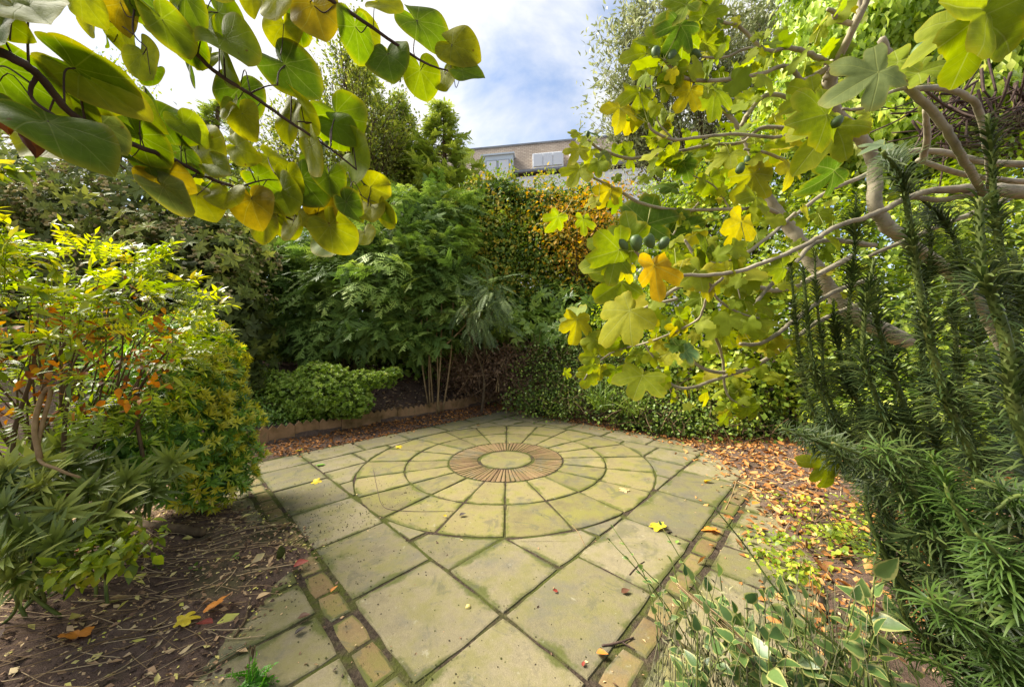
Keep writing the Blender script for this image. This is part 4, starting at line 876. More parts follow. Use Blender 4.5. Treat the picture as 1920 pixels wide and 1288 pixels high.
for (x, y, ln, ang, wx, c) in RB:
    if 250 < x < 1500 and y > 120 and rng.random() < .55:
        rb.leaf(HEART, x/2+rng.normal()*16, y/2+rng.normal()*12, ln/2*.58*rng.uniform(.75, 1.05), ang+rng.normal()*22, gtint(.35), (rng.normal(0, .4), rng.normal(0, .5)), rng.uniform(.55, 1.), dz=abs(rng.normal(0, .05)))
# curled dead leaves hanging at the far left
M['deadleaf'] = leafmat('dead_leaf', [(0., (.05, .022, .014)), (.5, (.13, .05, .02)), (1., (.30, .11, .03))], .25, .7, .15, 14, .5, 1.3)
for (x, y, h) in ((12, 220, 70), (62, 250, 90), (40, 215, 50)):
    a = Acc(); d = .5; top = at(x, y-h/2, d); bot = at(x+6, y+h/2, d); n = 8; V = []; 
    for i in range(n+1):
        f = i/n; c = top+(bot-top)*f; w = .016*math.sin(math.pi*min(1, f*.9+.08))
        for k in range(6): ang = 3.9*k/5+f*2; V.append(c+np.array([math.cos(ang)*w, math.sin(ang)*w, .003*rng.normal()]))
    F = np.array([(i*6+k, i*6+k+1, (i+1)*6+k+1, (i+1)*6+k) for i in range(n) for k in range(5)])
    a.add(np.array(V), [F], rnd=rng.random()); a.tube([top, top+np.array([0, 0, .03])], .001, 4, rnd=.3); part(rb.t, 'dead_leaf', a, M['deadleaf'])

# ------------------------------------------------------------------ fig tree, right
ft = plant('fig_tree', 'fig tree with smooth grey limbs and big lobed leaves reaching in from the right', 'tree', 1960, 2.25); fg = LimbTree(ft, M['bark_grey'])
fb = bpos(ft)
a = Acc(); P = catmull([fb-np.array([0, 0, .1]), at(1930, 760, 2.2), at(1830, 560, 2.1), at(1690, 445, 1.9)], 7); a.tube(P, [.06, .046, .036, .03], 10, rnd=.5); part(ft, 'trunk', a, M['bark_grey'], smooth=True)
p0 = at(2150, 700, 1.45); p0[2] = 0; a = Acc(); P = catmull([p0, at(2140, 560, 1.45), at(2060, 400, 1.42), at(1960, 362, 1.4)], 7); a.tube(P, [.05, .042, .036, .032], 10, rnd=.5); part(ft, 'trunk', a, M['bark_grey'], smooth=True)
FIG_LIMBS = [
 ([(1965, 363, 1.4), (1880, 358, 1.38), (1815, 355, 1.35), (1725, 362, 1.32), (1650, 398, 1.3), (1578, 421, 1.28), (1519, 454, 1.26), (1440, 490, 1.24), (1367, 512, 1.22), (1270, 515, 1.2), (1212, 490, 1.18), (1190, 470, 1.16)], [.034, .026, .014, .011, .010, .009, .008, .007, .005]),
 ([(1850, 372, 1.36), (1810, 305, 1.2), (1783, 259, 1.12), (1747, 206, 1.08), (1709, 172, 1.05), (1676, 120, 1.02), (1652, 74, 1.0)], [.014, .013, .013, .012, .011]),
 ([(1709, 168, 1.05), (1760, 166, 1.08), (1808, 178, 1.1), (1838, 212, 1.14), (1852, 290, 1.2), (1860, 360, 1.3)], [.009, .010, .011, .012]),
 ([(1700, 165, 1.05), (1665, 175, 1.0), (1635, 198, .97), (1600, 206, .95), (1580, 204, .94)], [.006, .005, .005, .004]),
 ([(1690, 445, 1.9), (1660, 420, 1.85), (1640, 375, 1.82), (1638, 300, 1.8), (1600, 245, 1.75), (1562, 200, 1.7), (1556, 150, 1.65), (1562, 122, 1.62)], [.04, .036, .034, .032, .034, .036]),
 ([(1560, 130, 1.62), (1600, 55, 1.5), (1625, 0, 1.45), (1640, -60, 1.4)], [.022, .016, .014, .012]), ([(1575, 105, 1.6), (1610, 20, 1.55), (1612, -50, 1.5)], [.016, .013, .010]),
 ([(1598, 45, 1.52), (1570, 38, 1.5), (1562, 22, 1.48), (1552, 18, 1.46)], [.012, .011, .010, .008]),
 ([(1550, 118, 1.62), (1515, 100, 1.58), (1480, 90, 1.54), (1440, 96, 1.5), (1412, 75, 1.47), (1385, 50, 1.44), (1355, 42, 1.42), (1330, 28, 1.4)], [.015, .011, .009, .008, .006]),
 ([(1440, 96, 1.5), (1400, 92, 1.46), (1360, 108, 1.44), (1318, 108, 1.42)], [.008, .006, .005]),
 ([(1548, 130, 1.62), (1505, 152, 1.58), (1490, 135, 1.56), (1468, 124, 1.54), (1430, 138, 1.5), (1375, 148, 1.46), (1320, 152, 1.42), (1285, 147, 1.4), (1258, 126, 1.38), (1245, 112, 1.37)], [.016, .011, .009, .008, .006]),
 ([(1500, 152, 1.58), (1498, 185, 1.6)], [.008, .004]),
 ([(1700, 640, 2.3), (1600, 590, 2.3), (1540, 520, 2.3), (1490, 440, 2.3), (1455, 395, 2.3), (1425, 345, 2.3), (1415, 300, 2.25), (1385, 240, 2.2), (1350, 200, 2.15)], [.06, .055, .05, .042, .032, .022, .014]),
 ([(1480, 420, 2.3), (1440, 392, 2.1), (1370, 392, 1.95), (1270, 394, 1.85), (1205, 382, 1.8), (1160, 358, 1.76), (1130, 342, 1.74), (1105, 330, 1.72)], [.018, .012, .010, .009, .008, .006]),
 ([(1500, 245, 1.9), (1430, 240, 1.95), (1390, 268, 1.95), (1330, 272, 1.92), (1270, 285, 1.88), (1210, 294, 1.84), (1175, 297, 1.8), (1125, 280, 1.76), (1102, 262, 1.74)], [.014, .010, .010, .009, .006]),
 ([(1560, 275, 1.7), (1500, 252, 1.62), (1450, 258, 1.58), (1380, 252, 1.55), (1310, 258, 1.52), (1262, 262, 1.5), (1225, 246, 1.48), (1216, 232, 1.47)], [.010, .008, .007, .006]),
 ([(1262, 262, 1.5), (1232, 225, 1.49), (1243, 195, 1.48)], [.004, .003]), ([(1470, 300, 1.6), (1430, 285, 1.55), (1395, 280, 1.52)], [.008, .006]),
 ([(1500, 190, 1.8), (1440, 178, 1.8), (1405, 210, 1.8), (1390, 235, 1.8)], [.012, .013, .012]),
 ([(1640, 460, 1.9), (1540, 452, 1.7), (1490, 495, 1.62), (1455, 525, 1.58), (1433, 548, 1.56), (1405, 582, 1.54), (1378, 602, 1.52), (1356, 611, 1.5)], [.016, .012, .010, .010, .008]),
 ([(1640, 520, 1.9), (1560, 550, 1.75), (1490, 600, 1.65), (1455, 628, 1.62), (1420, 645, 1.6), (1388, 645, 1.58)], [.014, .012, .011, .010]),
 ([(1640, 560, 2.0), (1540, 600, 1.85), (1485, 640, 1.78), (1445, 668, 1.75), (1395, 694, 1.72), (1340, 697, 1.7), (1305, 682, 1.68), (1285, 660, 1.66)], [.016, .013, .012, .010, .008]),
 ([(1395, 695, 1.72), (1340, 712, 1.72), (1300, 726, 1.7), (1268, 725, 1.68), (1240, 700, 1.66), (1225, 670, 1.65), (1205, 640, 1.64)], [.010, .009, .007, .005]),
 ([(1330, 612, 1.6), (1345, 640, 1.66), (1356, 680, 1.72), (1358, 720, 1.75), (1368, 745, 1.76), (1395, 762, 1.77)], [.009, .008, .007, .004]),
 ([(1490, 400, 1.7), (1444, 442, 1.6), (1386, 482, 1.55), (1340, 494, 1.52), (1307, 482, 1.5), (1290, 460, 1.5), (1284, 450, 1.5)], [.010, .009, .008, .006]),
 ([(1600, 480, 2.2), (1480, 540, 2.1), (1400, 535, 2.0), (1330, 520, 1.95), (1270, 540, 1.9), (1200, 590, 1.85)], [.02, .018, .014, .010]),
 ([(1356, 520, 1.22), (1330, 545, 1.25), (1318, 580, 1.3), (1300, 605, 1.35), (1220, 640, 1.5), (1150, 660, 1.6), (1110, 690, 1.62), (1095, 712, 1.62)], [.006, .005, .005, .004]),
 ([(1325, 515, 1.22), (1345, 560, 1.28), (1390, 588, 1.4), (1440, 600, 1.5)], [.005, .005, .004]), ([(1384, 482, 1.55), (1380, 520, 1.5), (1388, 560, 1.48)], [.004, .003]),
 ([(1270, 560, 1.5), (1215, 575, 1.45), (1195, 590, 1.4)], [.008, .008]), ([(1310, 380, 1.9), (1275, 420, 1.85), (1262, 440, 1.82)], [.005, .005]), ([(1370, 395, 1.95), (1340, 350, 1.9), (1300, 330, 1.88)], [.005, .004]),
 ([(1960, 310, 2.0), (1850, 305, 2.0), (1760, 285, 2.0), (1680, 290, 2.0), (1620, 330, 1.95), (1550, 360, 1.9), (1470, 420, 1.85)], [.022, .02, .017, .013, .010]),
 ([(1960, 345, 2.2), (1820, 330, 2.1), (1720, 300, 2.1)], [.02, .016]), ([(1940, 350, 1.6), (1850, 390, 1.6), (1770, 420, 1.6), (1700, 450, 1.62), (1630, 480, 1.65)], [.015, .013, .010]),
 ([(1840, 362, 1.34), (1760, 375, 1.36), (1700, 372, 1.38), (1640, 405, 1.36)], [.012, .011, .010]), ([(1735, 205, 1.6), (1738, 260, 1.7), (1730, 300, 1.8)], [.012, .015, .018]),
]
for k, (pts, r) in enumerate(FIG_LIMBS): fg.limb(pts, [q*.84 for q in r], leafy=True)
fg.done()
FG_G = [(.14, .19, .015), (.18, .23, .017), (.215, .255, .02), (.25, .28, .024)]
FG_Y = [(.27, .275, .022), (.34, .31, .024)]
DK, YE, OR, PALE = (.075, .13, .018), (.40, .34, .022), (.40, .25, .016), (.18, .22, .09)
def fgt(): c = np.array((FG_Y if rng.random() < .2 else FG_G)[rng.integers(2)] if rng.random() < .4 else FG_G[rng.integers(4)]); return tuple(c*(.85+.3*rng.random()))
FL = [(1221,392,112,-72,DK,None),(1160,440,105,205,FG_G[0],None),(1135,478,90,160,FG_G[1],None),(1282,430,100,-12,DK,None),(1232,528,112,78,OR,1.08),(1155,605,125,140,FG_Y[0],1.12),(1140,545,115,145,FG_G[1],None),(1125,490,110,165,FG_G[1],None),(1190,725,95,125,FG_G[2],1.5),(1080,620,70,95,FG_Y[1],None),(1075,600,60,150,PALE,None),(1410,775,48,60,FG_G[1],None),
 (1790,30,215,172,FG_G[2],.62),(1880,62,190,35,FG_G[1],.6),(1785,55,150,150,FG_G[2],.66),(1655,125,110,165,FG_G[1],.95),(1612,150,140,158,PALE,.85),(1750,128,115,-20,FG_G[1],1.0),(1515,225,130,165,FG_G[1],.95),(1542,262,135,130,FG_G[2],.93),(1545,340,90,135,DK,1.1),(1500,190,90,150,FG_G[2],1.4),
 (1262,20,85,160,FG_G[0],None),(1268,70,80,110,DK,None),(1288,92,80,70,FG_G[0],None),(1215,85,70,190,FG_G[1],None),(1200,120,75,120,FG_G[2],None),(1338,195,85,92,FG_G[1],None),(1198,200,100,90,FG_G[2],None),(1160,225,70,95,FG_Y[1],None),(1183,225,50,95,YE,None),(1285,185,60,120,YE,None),(1255,150,65,110,FG_G[1],None),(1310,30,70,-120,FG_G[2],None),(1330,12,70,-60,FG_G[1],None),(1340,90,60,20,FG_G[2],None),
 (1385,322,95,140,FG_G[2],None),(1400,350,100,120,FG_Y[0],None),(1412,395,95,105,FG_G[2],None),(1385,440,80,100,YE,None),(1340,350,60,60,FG_G[1],None),(1440,320,70,70,FG_Y[1],None),(1350,300,70,150,FG_G[3],None),(1480,330,60,90,FG_Y[1],None),(1310,290,55,110,FG_G[2],None),(1260,300,50,130,FG_G[2],None),(1235,310,45,90,FG_G[1],None),(1290,320,55,60,DK,None),(1245,345,60,200,DK,None),
 (1075,250,32,200,FG_G[3],None),(1118,248,36,-15,DK,None),(1078,292,45,120,FG_Y[0],None),(1095,268,36,150,FG_G[2],None),(1078,335,60,115,FG_G[3],None),(1120,320,46,95,FG_G[1],None),(1135,300,38,60,PALE,None),(1160,290,36,20,FG_G[0],None),(1105,295,44,100,FG_G[3],None),(1135,370,50,120,YE,None),(1040,420,50,115,FG_G[1],None),(1095,425,46,80,FG_G[1],None),
 (1100,640,44,170,FG_G[2],None),(1135,655,60,100,FG_G[3],None),(1165,660,60,95,FG_G[1],None),(1100,668,44,180,FG_G[2],None),(1100,690,40,150,FG_G[1],None),(1100,712,40,120,FG_G[2],None),(1125,700,36,95,FG_Y[0],None),(1152,705,40,100,FG_G[0],None),(1300,662,52,15,(.10,.17,.09),1.5),(1262,645,40,190,DK,None),(1270,620,42,100,YE,None),(1245,668,40,150,FG_Y[0],None),(1230,648,36,140,FG_Y[1],None),(1310,500,60,60,FG_G[2],None),(1320,535,70,80,FG_Y[1],None),(1290,520,70,150,FG_G[2],None),(1430,590,65,-40,FG_G[2],None),(1410,625,70,40,FG_Y[1],None),(1370,635,50,60,FG_G[2],None),(1290,600,60,20,FG_G[1],None),(1230,600,60,10,FG_G[1],None),(1330,470,60,30,FG_G[0],None),(1450,505,60,170,FG_G[1],None),(1380,545,50,60,FG_G[2],None),(1365,775,30,120,FG_G[2],None),(1385,755,34,60,FG_G[1],None),(1400,735,34,20,FG_G[2],None),(1375,725,40,200,FG_G[2],None),(1355,790,28,130,FG_G[1],None),(1640,275,60,170,(.2,.27,.17),1.1),(1670,300,50,120,(.2,.27,.17),1.1),(1555,895,72,80,FG_G[2],1.5),(1535,870,60,170,FG_G[3],1.5)]
for (x, y, ln, ang, c, dd) in FL:
    fg.leaf(FIGL, x, y, ln*(.60 if ln > 90 else .68), ang, c, (rng.normal(0, .3), rng.normal(0, .4)), rng.uniform(.8, 1.15), dz=rng.normal(0, .03), dist=dd, stalk=not (x in (1555, 1535)))
cnt = 0
while cnt < 200:
    k = rng.integers(len(fg.AQ)); x, y, d = fg.AQ[k]
    if x > 1560 and rng.random() < .75: continue
    if x > 1650 and y > 240 and rng.random() < .9: continue
    if x > 1780: continue
    x += rng.normal()*32; y += rng.normal()*28+8; ln = rng.uniform(.032, .078)*F_PX/max(d, 1.1)
    if x < 1060: continue
    fg.leaf(FIGL, x, y, ln, rng.uniform(20, 200), fgt(), (rng.normal(0, .5), rng.normal(0, .6)), rng.uniform(.6, 1.1), dz=abs(rng.normal(0, .08))); cnt += 1
# the many small leaves on the twigs behind
M['figsmall'] = leafmat('small_fig_leaf', [(0., (.10, .14, .012)), (.35, (.16, .20, .015)), (.7, (.22, .245, .02)), (1., (.32, .28, .025))], .5, .6, .15, 6, .3, 1.4)
def coarse(seed):
    V, Fs, e = blade('fig', seed); n = 72; k = np.arange(0, n, 3); idx = [0]+[1+r*n+i for r in (2, 5) for i in k]; W = V[idx]; m = len(k); i = np.arange(m); j = (i+1) % m
    return dict(V=W, F=[np.stack([np.zeros(m, int), 1+j, 1+i], -1), np.stack([1+i, 1+j, 1+m+j, 1+m+i], -1)], A={})
a = Acc(); CO = [coarse(s_) for s_ in (41, 42, 43)]; sel = np.where((fg.AQ[:, 0] < 1590)&(fg.AQ[:, 0] > 1140)&(fg.AQ[:, 2] > 1.3))[0]
for c_ in CO:
    k = rng.choice(sel, 75); m = len(k); P = fg.AP[k]+np.clip(rn(m), -1.6, 1.6)*np.array([.05, .06, .05]); scatter(a, c_, P, nz(rn(m)*.7+np.array([-.15, -.1, -.55])), nz(rn(m)*.6+np.array([-.3, -.8, .5])), rng.uniform(.032, .078, m))
part(ft, 'small_leaves', a, M['figsmall'], 'stuff')
# figs
M['figfruit'] = simplemat('fig_fruit', [(.3, (.04, .075, .02)), (.6, (.08, .13, .03)), (.8, (.12, .16, .04))], 30, .5, .35, .1, .002)
th = np.linspace(0, math.pi, 9); prof = np.sin(th)**.9*(.62+.38*(1-np.cos(th))/2)
def figfruit(x, y, d, s, ang):
    n = 10; V = []
    for i, t_ in enumerate(th):
        for k in range(n): V.append((prof[i]*.42*math.cos(2*math.pi*k/n), (1-math.cos(t_))/2, prof[i]*.42*math.sin(2*math.pi*k/n)))
    F = np.array([(i*n+k, i*n+(k+1) % n, (i+1)*n+(k+1) % n, (i+1)*n+k) for i in range(8) for k in range(n)])
    o = obj('fig', mesh('fig', np.array(V), F, M['figfruit'], smooth=True), ft); A = math.radians(ang); pose(o, at(x, y, d)-fb, RT*math.cos(A)-UP*math.sin(A), -FW+UP*.2, s*d/F_PX)
for f in ((1232, 112, 1.36, 24, -100), (1255, 118, 1.37, 24, -70), (1314, 108, 1.41, 22, -150), (1176, 470, 1.15, 30, -130), (1196, 472, 1.15, 32, -100), (1224, 466, 1.17, 30, -115), (1238, 468, 1.17, 26, -60), (1712, 108, 1.03, 34, -45), (1578, 218, .94, 26, 130), (1392, 305, 1.55, 22, 110), (1400, 292, 1.55, 18, 80), (1102, 258, 1.73, 12, -90)): figfruit(*f)

# ------------------------------------------------------------------ plum yew, right foreground
M['yew'] = leafmat('plum_yew_needle', [(0., (0.016, 0.031, 0.009)), (.4, (0.035, 0.055, 0.015)), (.75, (0.066, 0.087, 0.024)), (1., (0.101, 0.114, 0.038))], .22, .45, .3, 5, .35, 1.3)
M['yew_new'] = leafmat('plum_yew_new', [(0., (0.019, 0.041, 0.007)), (.5, (0.043, 0.078, 0.013)), (1., (0.077, 0.116, 0.023))], .25, .5, .2, 5, .3, 1.3)
NDL = needle(.050, 4, .45)
yt = plant('plum_yew', 'upright dark green plum-yew with whorls of long needles in the right foreground', 'shrub', 1880, 1.0); yb = bpos(yt)
def yew(pts, r=.010, dens=760, ln=.088, mat='yew', bare=0., tipdense=True):
    W = [at(*p) for p in pts]; P = catmull(W, 9); n = len(P); a = Acc(); a.tube(P, [r, r*.75, r*.45], 7, rnd=.5); so = part(yt, 'stem', a, M['stem_green'], smooth=True)
    seg = np.linalg.norm(np.diff(P, axis=0), axis=1); Lt = seg.sum(); m = int(Lt*dens); cum = np.concatenate([[0], np.cumsum(seg)])/Lt
    f = bare+(1-bare)*np.sort(rng.random(m)); pos = np.stack([np.interp(f, cum, P[:, i]) for i in range(3)], -1)
    Tn = nz(np.stack([np.interp(f, cum, np.gradient(P, axis=0)[:, i]) for i in range(3)], -1))
    phi = np.arange(m)*2.39996; A = nz(np.cross(Tn, np.array([.3, .2, .1]))); B = np.cross(Tn, A)
    rad = np.cos(phi)[:, None]*A+np.sin(phi)[:, None]*B; band = .5+.5*np.sin(f*Lt*26+pts[0][0])
    D = nz(rad+Tn*(.30+.45*band[:, None])+rn(m)*.14); N = nz(Tn+rad*.1)
    a = Acc(); scatter(a, NDL, pos+rad*r*.6, D, N, ln*(.6+.55*band)*(1-.35*np.clip((f-.93)/.07, 0, 1))*(.85+.3*rng.random(m)), (rng.random(m)*.8+.2*band).clip(0, 1)*.9)
    o = obj('needles', a.mesh('needles', M[mat], True), so); o['kind'] = 'stuff'
YEW = [([(1905, 1180, 1.05), (1849, 939, 1.05), (1814, 832, 1.05), (1779, 762, 1.05), (1746, 649, 1.04), (1720, 516, 1.03), (1705, 413, 1.02), (1690, 335, 1.0), (1655, 285, .98)], .013),
 ([(2010, 1150, .8), (1950, 900, .8), (1903, 767, .8), (1888, 650, .8), (1862, 560, .8), (1844, 516, .8), (1838, 440, .8), (1835, 372, .8)], .014),
 ([(1960, 1150, 1.1), (1930, 820, 1.1), (1900, 600, 1.08), (1868, 420, 1.06), (1860, 300, 1.05), (1852, 215, 1.04)], .012),
 ([(1760, 1120, 1.35), (1640, 930, 1.36), (1587, 832, 1.36), (1572, 809, 1.36), (1537, 732, 1.35), (1519, 650, 1.34), (1510, 560, 1.33), (1505, 500, 1.32)], .011),
 ([(1590, 900, 1.5), (1520, 760, 1.5), (1498, 658, 1.5), (1488, 560, 1.5), (1480, 480, 1.5)], .009),
 ([(1830, 1150, 1.2), (1740, 930, 1.2), (1678, 821, 1.2), (1643, 747, 1.2), (1619, 664, 1.19), (1625, 560, 1.18), (1640, 485, 1.17)], .012),
 ([(1850, 1100, 1.3), (1717, 832, 1.3), (1693, 753, 1.3), (1667, 679, 1.3), (1640, 580, 1.28), (1648, 520, 1.27)], .012),
 ([(1700, 1190, 1.0), (1667, 1000, .98), (1650, 925, .97), (1610, 885, .96), (1548, 835, .95), (1466, 803, .95)], .008),
 ([(1800, 1190, .85), (1740, 1030, .85), (1690, 930, .85), (1650, 870, .86), (1560, 830, .9)], .009),
 ([(1830, 1140, .9), (1790, 980, .9), (1760, 900, .9), (1700, 850, .92), (1640, 838, .95)], .008),
 ([(1950, 1270, .78), (1860, 1120, .78), (1790, 1040, .78), (1740, 1000, .8), (1690, 1010, .83)], .010),
 ([(1980, 1288, .75), (1900, 1180, .75), (1840, 1130, .75), (1790, 1140, .78)], .010),
 ([(1990, 1100, .72), (1930, 980, .72), (1880, 920, .72), (1830, 900, .74)], .010),
 ([(1950, 1290, .9), (1800, 1200, .92), (1700, 1100, .95), (1640, 1000, .98), (1620, 930, 1.0)], .010),
 ([(1960, 1400, .85), (1850, 1290, .88), (1760, 1220, .9), (1680, 1150, .95)], .010),
 ([(2020, 1000, .95), (1960, 720, .95), (1915, 560, .95), (1900, 470, .95)], .012),
 ([(1800, 1000, 1.5), (1740, 760, 1.5), (1730, 600, 1.5), (1745, 470, 1.5), (1735, 380, 1.48)], .011),
 ([(1700, 950, 1.6), (1610, 760, 1.6), (1590, 620, 1.6), (1602, 480, 1.6), (1605, 360, 1.6)], .009),
 ([(1680, 950, 1.7), (1560, 760, 1.7), (1540, 640, 1.7), (1530, 540, 1.7), (1528, 470, 1.7)], .008),
 ([(1850, 950, 1.6), (1800, 720, 1.6), (1790, 560, 1.6), (1798, 450, 1.6)], .011), ([(1930, 950, 1.4), (1850, 700, 1.4), (1820, 560, 1.4), (1780, 430, 1.4), (1700, 350, 1.4)], .010),
 ([(1730, 1000, 1.45), (1680, 860, 1.45), (1600, 740, 1.45), (1570, 640, 1.45), (1562, 560, 1.45)], .009)]
for pts, r in YEW: yew(pts, r, ln=.05 if pts[-1][1] > 780 and pts[-1][0] < 1600 else .070*rng.uniform(.8, 1.15), dens=rng.uniform(620, 860))
for pts in ([(1760, 1000, .82), (1720, 930, .82), (1690, 880, .83), (1645, 832, .84)], [(1830, 1010, .78), (1790, 940, .78), (1760, 880, .79), (1745, 850, .8)], [(1880, 1100, .7), (1820, 1000, .7), (1780, 930, .71), (1770, 890, .72)], [(1960, 1160, .66), (1890, 1060, .66), (1830, 1000, .67)], [(1900, 1288, .7), (1810, 1180, .72), (1740, 1120, .74)], [(1990, 1250, .66), (1910, 1130, .66), (1850, 1060, .67)], [(1960, 1330, .7), (1870, 1210, .7), (1810, 1150, .72)], [(1850, 1330, .8), (1770, 1250, .82), (1700, 1230, .85)], [(2000, 1000, .68), (1920, 930, .68), (1860, 960, .69)]):
    yew(pts, .006, 620, .052, 'yew_new')
yew([(1600, 1230, .88), (1520, 1170, .9), (1449, 1097, .93), (1395, 1020, .97), (1338, 950, 1.0)], .0035, 240, .026)
#PART5
# ------------------------------------------------------------------ left foreground shrubs
M['nandina'] = leafmat('nandina_leaf', [(0., (0.049, 0.077, 0.009)), (.35, (0.117, 0.166, 0.013)), (.65, (0.210, 0.261, 0.018)), (.85, (0.320, 0.331, 0.028)), (1., (0.418, 0.331, 0.033))], .45, .4, .4, 2.2, .35, 1.4)
M['rust'] = leafmat('rust_leaf', [(0., (0.102, 0.036, 0.011)), (.4, (0.221, 0.080, 0.013)), (.75, (0.340, 0.136, 0.018)), (1., (0.357, 0.208, 0.027))], .4, .55, .2, 6, .4, 1.3)
M['gold'] = leafmat('gold_leaf', [(0., (0.323, 0.300, 0.023)), (.5, (0.531, 0.439, 0.029)), (1., (0.670, 0.531, 0.069))], .35, .4, .4, 5, .3, 1.2)
M['euonymus'] = leafmat('euonymus_leaf', [(0., (0.049, 0.119, 0.017)), (.45, (0.126, 0.238, 0.028)), (.8, (0.224, 0.350, 0.042)), (1., (0.378, 0.462, 0.056))], .3, .32, .55, 2.5, .4, 1.3)
M['spurge'] = leafmat('spurge_leaf', [(0., (0.057, 0.085, 0.014)), (.4, (0.122, 0.156, 0.027)), (.75, (0.200, 0.240, 0.046)), (1., (0.300, 0.325, 0.073))], .25, .42, .4, 3, .3, 1.2)
PINN = pinnate(6, .40, .062, .35, 3)
nan_e = [E(60, 602, 1.75, 150, 110, .42), E(170, 542, 1.9, 120, 70, .40), E(250, 602, 2.1, 110, 90, .42), E(150, 682, 1.8, 160, 110, .45), E(40, 722, 1.7, 120, 130, .4), E(260, 702, 2.15, 90, 90, .4), E(110, 502, 1.9, 110, 35, .35), E(-80, 602, 1.6, 120, 120, .4), E(215, 497, 2.0, 30, 30, .15)]
def nandina(a):
    for tt, n, s in ((PINN, 620, .135), (LF_M, 0, 0)):
        if not n: continue
        P, Nn = shell(nan_e, n, .6, 1.08, .4); k = len(P)
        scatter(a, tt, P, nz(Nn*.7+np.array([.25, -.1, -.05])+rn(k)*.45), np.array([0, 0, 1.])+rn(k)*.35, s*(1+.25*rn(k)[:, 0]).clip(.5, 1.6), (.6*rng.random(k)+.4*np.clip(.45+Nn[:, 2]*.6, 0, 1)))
    P, Nn = shell(nan_e, 1700, .75, 1.1, .4); k = len(P); LFN = leaf3(.12, .04, .28, .75, 3)
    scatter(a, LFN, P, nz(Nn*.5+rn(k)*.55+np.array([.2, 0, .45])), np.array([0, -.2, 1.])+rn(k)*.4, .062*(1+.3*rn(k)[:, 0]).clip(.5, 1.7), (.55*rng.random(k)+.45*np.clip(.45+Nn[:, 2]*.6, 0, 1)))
nin_e = [E(120, 650, 1.75, 130, 80, .3), E(220, 620, 1.95, 90, 80, .3), E(40, 700, 1.65, 90, 100, .3), E(180, 720, 1.8, 110, 60, .3)]
def nan_rust(a):
    P, Nn = shell(nin_e, 800, .6, 1.12, .6); k = len(P); scatter(a, LF_M, P, nz(rn(k)+np.array([0, -.2, -.5])), rn(k)+np.array([0, -.6, .3]), .042*(.6+.9*rng.random(k)))
nt_ = bush('nandina_shrub', 'arching yellow-green shrub with rusty inner leaves at the left edge', 110, 1.95, nan_e, [(nandina, M['nandina'], 'foliage'), (nan_rust, M['rust'], 'rusty_leaves')], stems=46, stemr=.008, bark=M['bark_brown'])
for pts in ([(60, 900, 1.6), (70, 780, 1.62), (95, 690, 1.66), (150, 600, 1.7)], [(20, 980, 1.55), (25, 820, 1.55), (60, 700, 1.6), (70, 600, 1.6)], [(130, 940, 1.7), (120, 820, 1.7), (140, 720, 1.72), (220, 650, 1.8)], [(270, 870, 2.0), (255, 760, 2.0), (280, 700, 2.0), (330, 640, 2.1)], [(75, 860, 1.5), (65, 800, 1.5), (80, 740, 1.52), (95, 735, 1.53), (70, 850, 1.5), (110, 880, 1.48), (150, 895, 1.5)]):
    a = Acc(); P = catmull([at(*p) for p in pts], 6); a.tube(P, [.010, .008, .005], 6, rnd=.5); part(nt_, 'stem', a, M['bark_brown'] if pts[0][0] != 75 else M['stem_tan'], smooth=True)
a = Acc(); LFN = leaf3(.15, .04, .3, .75, 4)
P, Nn = shell(nan_e, 260, .9, 1.02, 1.); keep = Nn[:, 2] > .05; P, Nn = P[keep][:85], Nn[keep][:85]
for p, n_ in zip(P, Nn):
    L_ = rng.uniform(.10, .24); ax = nz(n_*np.array([1, 1, .4])+np.array([rng.normal()*.25+.1, rng.normal()*.25, .75])); q = p+ax*L_+np.array([.03, 0, -.02]); Q = catmull([p-ax*.08, p+ax*L_*.55+np.array([0, 0, .012]), q], 4); a.tube(Q, [.0025, .0012], 4, rnd=.6)
    m = 16; f = rng.random(m); pos = np.stack([np.interp(f, np.linspace(0, 1, len(Q)), Q[:, k]) for k in range(3)], -1); scatter(a, LFN, pos, nz(ax*.55+rn(m)*.65), np.array([0, -.3, 1.])+rn(m)*.35, .075*(.6+.6*rng.random(m)), (.35+.6*rng.random(m)))
part(nt_, 'shoots', a, M['nandina'], 'stuff')
# golden variegated shrub in front of it
WH_EU = whorl(leaf3(.13, .04, .25, .66, 2), 6, .8, .6, 2, .3, 12, .18)
eu_e = [E(370, 700, 2.75, 60, 80, .3), E(400, 800, 2.7, 65, 90, .3), E(330, 820, 2.45, 80, 110, .35), E(300, 720, 2.5, 70, 80, .32), E(430, 870, 2.75, 38, 50, .2), E(390, 900, 2.55, 55, 45, .25), E(260, 840, 2.2, 70, 80, .3), E(350, 640, 2.8, 55, 50, .25), E(395, 690, 2.95, 40, 40, .2), E(210, 880, 2.0, 60, 60, .25)]
def eu_green(a):
    P, Nn = shell(eu_e, 2300, .78, 1.05, .5); k = len(P); scatter(a, WH_EU, P, nz(Nn+np.array([0, 0, .35])+rn(k)*.3), rn(k), .068*(1+.25*rn(k)[:, 0]).clip(.5, 1.6)); fillers(a, LF_S, eu_e, 3000, .06)
def eu_gold(a):
    P, Nn = shell(eu_e, 2600, 1.0, 1.09, .7); Q = (P-CAM); px = 960+F_PX*(Q@RT)/(Q@FW); py = 644-F_PX*(Q@UP)/(Q@FW)
    keep = (px > 320)&(rng.random(len(P)) < np.where(py < 800, .75, .42)); P, Nn = P[keep], Nn[keep]; k = len(P)
    scatter(a, WH_EU, P, nz(Nn+np.array([0, 0, .4])+rn(k)*.3), rn(k), .060*(1+.2*rn(k)[:, 0]).clip(.5, 1.5))
